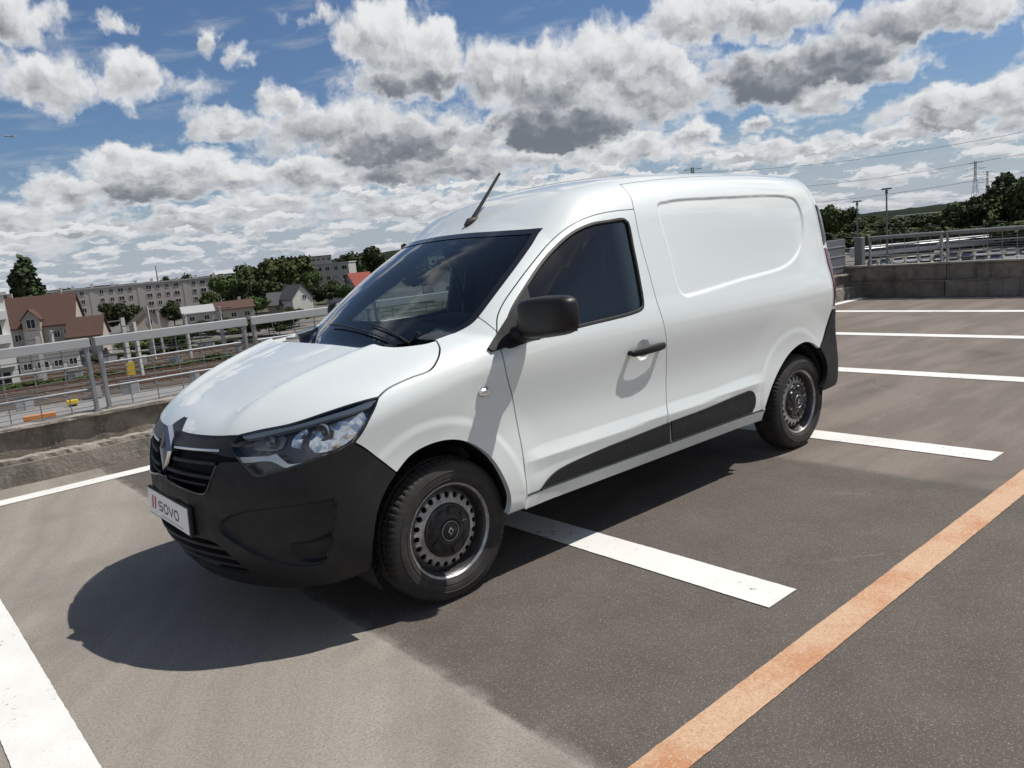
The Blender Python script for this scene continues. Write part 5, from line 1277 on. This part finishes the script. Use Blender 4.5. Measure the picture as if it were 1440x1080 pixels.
# side mouldings
for key,par in (('clad_f',0),('clad_r',1)):
    if par==0: b=cat(C['clad_f'],many('side_pt',[(x,.371) for x in np.linspace(-1.396,-.47,60)]))
    else: b=cat(C['clad_r'],many('side_pt',[(x,.371) for x in np.linspace(-2.16,-1.415,50)]))
    hp=surf_piece(b,CS,off=.009,gap=0,rim=.012,res=.02)
    for i,sg in enumerate((1,-1)): skin('side_moulding',hp if sg==1 else mirror(hp),PLASTIC,doors[i] if par==0 else van)
SAILM=mat('mirror_base_plastic',(.014,.014,.016),.62,spec=.25)
MIRM=mat('mirror_shell_plastic',(.012,.011,.011),.42,spec=.35)
# mirror sails, mirrors, handles, repeaters
tri=snap(spline(TR['triangle'],.02,True))
hp=surf_piece(np.array([p for p in snap(np.array([v for v in TR['triangle']]))]),CS,off=.012,gap=0,rim=.014,res=.02)
for i,sg in enumerate((1,-1)):
    skin('mirror_base',hp if sg==1 else mirror(hp),SAILM,van)
    mb=MB(); V=[];n1,n2=28,20; cx,cy,cz=-.462,1.028,1.160
    for a in range(n2+1):
        th=math.pi*a/n2-math.pi/2
        for k in range(n1):
            ph=2*math.pi*k/n1
            def se(v,e): return math.copysign(abs(v)**e,v)
            # y: across, z: height, x: depth (flat at the back)
            yy=se(math.cos(th)*math.cos(ph),.42); zz=se(math.cos(th)*math.sin(ph),.42); xx=se(math.sin(th),.75)
            taper=1-.10*max(0,yy)
            X=cx+(xx*.075 if xx>0 else xx*.028); Y=cy+yy*.168; Z=cz+zz*.088*taper+ .012*yy
            V.append((X,Y*sg,Z))
    Fq=[(a*n1+k,a*n1+(k+1)%n1,(a+1)*n1+(k+1)%n1,(a+1)*n1+k) for a in range(n2) for k in range(n1)]
    mb.add(V,Fq,True); mb.tube([(-.43,.80*sg,1.075),(-.455,.86*sg,1.085),(-.475,.93*sg,1.10)],[.045,.038,.045],12)
    if sg==-1:
        Mf=Matrix.Translation((-.46,-.86,0))@Matrix.Rotation(R(-62),4,'Z')@Matrix.Translation((.46,.86,0)); mb.v=[tuple(Mf@Vector(v)) for v in mb.v]
    mir=mb.build('wing_mirror',MIRM,van)
    g_=MB().box((cx-.0285,(cy)*sg,cz+.003),(.006,.27,.135),bev=.002)
    if sg==-1: g_.v=[tuple(Mf@Vector(v)) for v in g_.v]
    g_.build('mirror_glass',CHROME,mir)
    # handle
    hb_=MB(); pts=[(-1.128,.886*sg,.890),(-1.140,.893*sg,.891),(-1.19,.901*sg,.893),(-1.26,.903*sg,.895),(-1.33,.899*sg,.896),(-1.372,.893*sg,.896),(-1.388,.884*sg,.896)]
    V=[];kk=10
    for j,p in enumerate(pts):
        r_=[.013,.018,.0205,.021,.0205,.018,.013][j]
        for k in range(kk):
            a=2*math.pi*k/kk; V.append((p[0],p[1]+math.cos(a)*.010*sg,p[2]+math.sin(a)*r_))
    Fq=[(j*kk+k,j*kk+(k+1)%kk,(j+1)*kk+(k+1)%kk,(j+1)*kk+k) for j in range(len(pts)-1) for k in range(kk)]+[tuple(range(kk)),tuple(range(len(V)-kk,len(V)))]
    hb_.add(V,Fq,True); 
    for xx in (-1.139,-1.372): hb_.box((xx,.876*sg,.892),(.028,.04,.022),bev=.004)
    hb_.build('door_handle',PLASTIC,doors[i])
    rp=side_pt(-.209,.872)
    q_=MB().box((rp[0],(rp[1]+.004)*sg,rp[2]),(.056,.022,.034),bev=.008).build('side_repeater',LENS if 0 else DRL,van)
    MB().box((rp[0]+.004,(rp[1]+.0155)*sg,rp[2]-.001),(.030,.004,.014)).build('amber_bulb',CHROME,q_)
# roof aerial
ab=snap(np.array([TR['antenna'] if isinstance(TR['antenna'],tuple) else TR['antenna'][0]]))[0]
mb=MB(); a0=Vector((ab[0],ab[1],ab[2])); tip=Vector((ab[0]-.245,ab[1],ab[2]+.265)); 
mb.tube([a0+Vector((.03,0,-.004)),a0+Vector((.0,0,.012)),a0+Vector((-.05,0,.020)),a0+Vector((-.085,0,.004))],[.008,.022,.024,.010],12)
ant=mb.build('aerial_base',RUBBER,van); MB().tube([a0+Vector((-.005,0,.01)),a0+(tip-a0)*.35,tip],[.0115,.010,.0075],8).build('aerial_rod',RUBBER,ant)
# rear end
zc=many('back_pt',[(0.,z) for z in np.linspace(.62,1.74,40)])*[1,0,1]
bl=[tuple(rl[0])]; rbk=many('back_pt',[(y,.85) for y in np.linspace(.80,0.,26)]); rbk[-1][1]=0
top=np.array([p for p in rl[::-1]])
b=cat(rl,zc[::-1][:int(40*.8)],)
zc2=many('back_pt',[(0.,z) for z in np.linspace(1.735,.86,36)])*[1,0,1]
b=cat(rl,zc2,rbk[::-1])
hp=surf_piece(b,CB,gap=0.,rim=.0,res=.03); rear=skin('rear_door',hp,WHITE_PAINT,van); skin('rear_door',mirror(hp),WHITE_PAINT,van)
def bk(y,z): return back_pt(y,z)
tl=cat(many('side_pt',[(-3.232,z) for z in np.linspace(.875,1.265,24)]),many('back_pt',[(y,1.265) for y in (.74,.71,.69)]),many('back_pt',[(.69,z) for z in np.linspace(1.25,.89,18)]),many('back_pt',[(y,.875) for y in (.69,.72,.76)]))
hp=surf_piece(tl,CB,off=.006,gap=0,rim=.01,res=.03)
for sg in (1,-1): skin('tail_lamp',hp if sg==1 else mirror(hp),LAMPRED,van)
rg=cat(many('side_pt',[(-3.235,z) for z in np.linspace(1.285,1.55,16)]),many('back_pt',[(y,1.58) for y in np.linspace(.66,.06,16)]),many('back_pt',[(y,1.20) for y in np.linspace(.06,.66,16)]))
hp=surf_piece(rg,CB,off=.005,gap=0,rim=.01,res=.04)
for sg in (1,-1): skin('rear_window',hp if sg==1 else mirror(hp),GLOSSBLACK,van)
# rear bumper
CBy=Cyl(-2.9)
class CylB(Cyl):
    def to2(s,P): return np.stack([np.arctan2(P[:,1],-(P[:,0]-s.xa))*.8,P[:,2]],1)
    def ray(s,q,P0):
        f=q[:,0]/.8; D=np.stack([np.cos(f),-np.sin(f),0*f],1); return np.stack([s.xa-1.6*np.cos(f),1.6*np.sin(f),q[:,1]],1),D
CBy=CylB(-2.6)
bt=curve3([tuple(rl[0]),(-3.34,.78,.84),tuple(bk(.7,.80)),tuple(bk(.4,.66)),tuple(bk(0,.64))],.02); bt[-1][1]=0
bo=np.vstack([many('back_pt',[(y,.34) for y in np.linspace(0,.78,26)]),many('side_pt',[(x,.35) for x in (-3.2,-3.1,-3.0)])]); bo[0][1]=0
b=cat(rb,bt,many('back_pt',[(0,z) for z in np.linspace(.62,.36,10)])*[1,0,1],bo,C['rear_arch2'][::-1])
hp=surf_piece(b,CBy,off=.008,gap=0,rim=.03,res=.03); skin('rear_bumper',join(hp,mirror(hp)),PLASTIC,van)
# wheel wells, underbody
WELL=((.052,.358,.352),(-2.70,.352,.352))
for (cx,cz,r) in WELL:
    for sg in (1,-1):
        mb=MB(); n=30; V=[];ys=(.838,.50)
        for k in range(n+1):
            a=(math.pi*1.20 if cx>-1 else math.pi*1.08)*k/n-(.16 if cx>-1 else .04)*math.pi
            for y in ys: V.append((cx+(r+.006)*math.cos(a),y*sg,cz+(r+.006)*math.sin(a)))
        Fq=[(2*k,2*k+1,2*k+3,2*k+2) for k in range(n)]
        c0=len(V); V.append((cx,ys[1]*sg,cz)); Fq+=[(2*k+1,2*k+3,c0) for k in range(n)]
        mb.add(V,Fq,True); mb.build('wheel_arch_liner',DARK,van)
mb=MB(); mb.box((-1.2,0,.34),(3.8,.96,.20)); mb.box((-1.33,0,.36),(1.86,1.60,.12)); mb.box((-3.15,0,.42),(.30,1.3,.14)); mb.box((.50,0,.33),(.34,1.1,.16)); mb.box((.13,0,.62),(.60,1.10,.40)); mb.tube([(-2.812,-.72,.30),(-2.812,.72,.30)],.04,10); mb.tube([(0,-.72,.28),(0,.72,.28)],.03,10)  # tall box in the engine bay is added to block sun leaking through
mb.tube([(-1.5,.3,.24),(-2.6,.3,.25),(-3.2,.32,.27)],.035,10)
mb.build('underbody',DARK,van)
# cabin
sec=many('side_pt',[(-1.62,z) for z in np.linspace(.5,1.62,16)]); mb=MB(); pr=[(p[1]-.035,p[2]) for p in sec]+[(.50,1.70)]; pr=pr+[(-a_,c_) for a_,c_ in pr[::-1]]
mb.prism(pr,-1.63,-1.61,M=Matrix(((0,0,1,0),(1,0,0,0),(0,1,0,0),(0,0,0,1)))); mb.build('bulkhead',TRIM,van)
dash=MB(); V=[];prof=[(-.20,.55),(-.20,1.08),(-.28,1.12),(-.44,1.13),(-.56,1.08),(-.60,.98),(-.52,.85),(-.50,.55)]
n=len(prof)
for y in (-.66,.66): V+=[(x,y,z) for x,z in prof]
dash.add(V,[(k,(k+1)%n,n+(k+1)%n,n+k) for k in range(n)]+[tuple(range(n)),tuple(range(2*n-1,n-1,-1))]); dash.box((-.50,.38,1.12),(.14,.34,.09),bev=.02); dash.box((-.58,0,1.02),(.04,.26,.16),bev=.01)
dash.build('dashboard',TRIM,van)
mb=MB(); ring=[(-.70+.055*math.sin(a)*1.,.38+.18*math.cos(a),1.00+.17*math.sin(a)) for a in np.linspace(0,2*math.pi,33)]; mb.tube(ring,.014,8,caps=False); mb.box((-.69,.38,.99),(.05,.14,.10),bev=.02); mb.box((-.69,.38,1.0),(.02,.34,.03)); mb.tube([(-.67,.38,.98),(-.54,.38,.90)],.03,8)
mb.build('steering_wheel',TRIM,van)
for y,wd_ in ((.38,.50),(-.38,.50)):
    s_=MB(); s_.box((-1.05,y,.74),(.52,wd_,.16),bev=.04)
    Mb=Matrix.Rotation(R(-16),4,'Y'); s_.box((-1.36,y,1.06),(.13,wd_*.96,.62),M=Mb,bev=.045); s_.box((-1.46,y,1.44),(.09,.27,.19),M=Mb,bev=.035); s_.tube([(-1.43,y-.06,1.33),(-1.45,y-.06,1.40)],.008,6); s_.tube([(-1.43,y+.06,1.33),(-1.45,y+.06,1.40)],.008,6)
    s_.build('seat',SEAT,van)
MB().box((-.78,.0,1.47),(.03,.22,.065),bev=.012).build('rear_view_mirror',RUBBER,van)
for sg in (1,-1):
    m_=MB(); m_.box((-.90,.775*sg,.76),(1.02,.05,.58),bev=.015); m_.box((-.90,.72*sg,.86),(.6,.07,.05),bev=.015); m_.build('door_card',TRIM,van)
for sg in (1,-1):
    P_=many('side_pt',[(x,z) for x,z in zip(np.linspace(-1.29,-1.335,10),np.linspace(1.08,1.52,10))]); q_=MB(); q_.tube([(p[0],(p[1]-.06)*sg,p[2]) for p in P_],[.045]*10,6); q_.build('pillar_trim',HEADLN,van)
    q_=MB(); q_.tube([(-1.22,.66*sg,1.42),(-1.25,.60*sg,1.2),(-1.2,.5*sg,.95)],.014,4); q_.build('seat_belt',TRIM,van)
# inner lining under the roof and pillars
b=cat(ws_top[::-1],pil_hi[::-1],seamA,top_c,bs,seam[:8],np.array([over_ for over_ in [down(-1.60,y)*[1,1,1] for y in np.linspace(.57,0,20)]]),many('down',[(x,0) for x in np.linspace(-1.58,-.775,24)]))
pc=surf_piece(b,CR,off=-.030,gap=.012,rim=0,res=.04); skin('headlining',join(pc,mirror(pc)),HEADLN,van)
# wheels
def make_wheel(loc,sgn,steer=0.):
    w_=empty('wheel',loc,0); w_.parent=van
    w_.rotation_euler=(0,0,0 if sgn>0 else math.pi)
    T_=.0925
    # tyre: y from -T to +T, outer face at +y
    prof=[(.205,.080),(.216,.090),(.240,.0955),(.262,.094),(.283,.088),(.297,.079),(.3045,.066),(.3075,.052),(.3000,.049),(.3000,.043),(.3090,.041),(.3100,.020),(.3015,.018),(.3015,.010),(.3103,.008),(.3103,-.008),(.3015,-.010),(.3015,-.018),(.3100,-.020),(.3090,-.041),(.3000,-.043),(.3000,-.049),(.3075,-.052),(.3045,-.066),(.297,-.079),(.283,-.088),(.24,-.0955),(.205,-.08)]
    n=210; V=[];Fq=[];m=len(prof)
    for i in range(n):
        th=2*math.pi*i/n
        for k,(r_,h) in enumerate(prof):
            if i%3==0 and (5<=k<=7 or 10<=k<=11 or 18<=k<=19 or 22<=k<=24): r_-=.0065
            V.append((r_*math.cos(th),h,r_*math.sin(th)))
    Fq=[(i*m+k,((i+1)%n)*m+k,((i+1)%n)*m+k+1,i*m+k+1) for i in range(n) for k in range(m-1)]
    ty=MB().add(V,Fq,False).build('tyre',TYRE,w_)
    ty.data.polygons.foreach_set('use_smooth',[ (k<5 or k>24) for i in range(n) for k in range(m-1)])
    # raised line on the side wall
    MB().lathe([(.2555,.0945),(.2565,.0965),(.2595,.0965),(.2605,.0943)],96).lathe([(.2225,.0915),(.2235,.0938),(.2265,.0940),(.2275,.0922)],96).build('side_wall_ring',TYRE,w_)
    rim=MB(); rim.lathe([(.1945,.072),(.200,.080),(.2055,.083),(.2075,.079),(.206,.074)],72); MB().lathe([(.1935,.069),(.186,.060),(.184,.040),(.180,.030),(.176,-.02),(.176,-.08)],72).build('rim_barrel',mat('rim_barrel_steel',(.07,.07,.07),.4,.6),w_)
    # steel disc with a ring of holes
    nh=22; r0,r1,r2=.1245,.1765,.150; hr_=.0122
    V=[];Fq=[]
    def dz(r_): 
        t=(r_-r0)/(r1-r0); return .050-.006*t-.022*max(0,t-.62)/.38
    for s_ in range(nh):
        a0=2*math.pi*s_/nh; da=2*math.pi/nh; o=len(V); K=16
        for k in range(K):
            u=2*math.pi*k/K; rr_=r2+hr_*math.cos(u)*1.05; aa=a0+hr_/r2*math.sin(u); V.append((rr_*math.cos(aa),dz(rr_),rr_*math.sin(aa)))
        for k in range(K):
            u=2*math.pi*k/K; cu,su=math.cos(u),math.sin(u); f_=1/max(abs(cu),abs(su)); 
            rr_=r2+(r1-r2)*max(-1,min(1,cu*f_)) if cu>0 else r2+(r2-r0)*max(-1,cu*f_); aa=a0+da/2*max(-1,min(1,su*f_)); V.append((rr_*math.cos(aa),dz(rr_),rr_*math.sin(aa)))
        for k in range(K): V.append((V[o+k][0],V[o+k][1]-.010,V[o+k][2]))
        for k in range(K):
            j=(k+1)%K; Fq.append((o+k,o+j,o+K+j,o+K+k)); Fq.append((o+k,o+2*K+k,o+2*K+j,o+j))
    rim.add(V,Fq,False); rim.lathe([(.1765,.0225),(.1800,.018),(.184,.016)],72)
    rim.lathe([(.1245,.050),(.118,.054),(.112,.050),(.06,.040)],72)
    rim.build('steel_rim',STEEL,w_)
    MB().lathe([(.17,.0),(.05,.0),(.001,.0)],24).lathe([(.177,-.02),(.177,.0),(.17,0.)],24).build('brake_disc',DARK,w_)
    cap=MB(); cap.lathe([(.1175,.048),(.1165,.060),(.108,.064),(.090,.066),(.075,.0665),(.068,.074),(.058,.0775),(.050,.0765),(.046,.070),(.040,.069),(.038,.075),(.033,.078),(.001,.079)],72)
    for k in range(5):
        a=2*math.pi*k/5+.3; Mk=Matrix.Rotation(-a,4,'Y')
        P6=[(-.022,.070),(.022,.070),(.026,.098),(.012,.106),(-.012,.106),(-.026,.098)]
        Vp=[Mk@Vector((x,.067,z)) for x,z in P6]+[Mk@Vector((x*.86,.0735,.070+(z-.070)*.9)) for x,z in P6]
        cap.add(Vp,[tuple(range(6,12))]+[(i,(i+1)%6,6+(i+1)%6,6+i) for i in range(6)])
        Vp=[Mk@Matrix.Rotation(.63,4,'Y')@Vector(v) for v in [(-.010,.066,.084),(.010,.066,.084),(.010,.066,.100),(-.010,.066,.100),(-.008,.0705,.086),(.008,.0705,.086),(.008,.0705,.098),(-.008,.0705,.098)]]
        cap.add(Vp,[(4,5,6,7),(0,1,5,4),(1,2,6,5),(2,3,7,6),(3,0,4,7)])
    cp=cap.build('wheel_cap',CAPM,w_)
    MB().lathe([(.0395,.0765),(.0405,.079),(.0430,.079),(.0440,.0765)],48).build('cap_ring',STEEL,cp)
    q_=MB(); D_=[(.0,.019),(.0145,0),(0,-.019),(-.0145,0)]; Di=[(.0,.010),(.0075,0),(0,-.010),(-.0075,0)]
    q_.add([(x,.0800,z) for x,z in D_]+[(x,.0815,z) for x,z in Di],[(k,(k+1)%4,4+(k+1)%4,4+k) for k in range(4)]); q_.build('cap_emblem',SATIN,cp)
    return w_
for x in (0.,-2.812):
    for sg in (1,-1):
        make_wheel((x,.728*sg,.3085),sg)
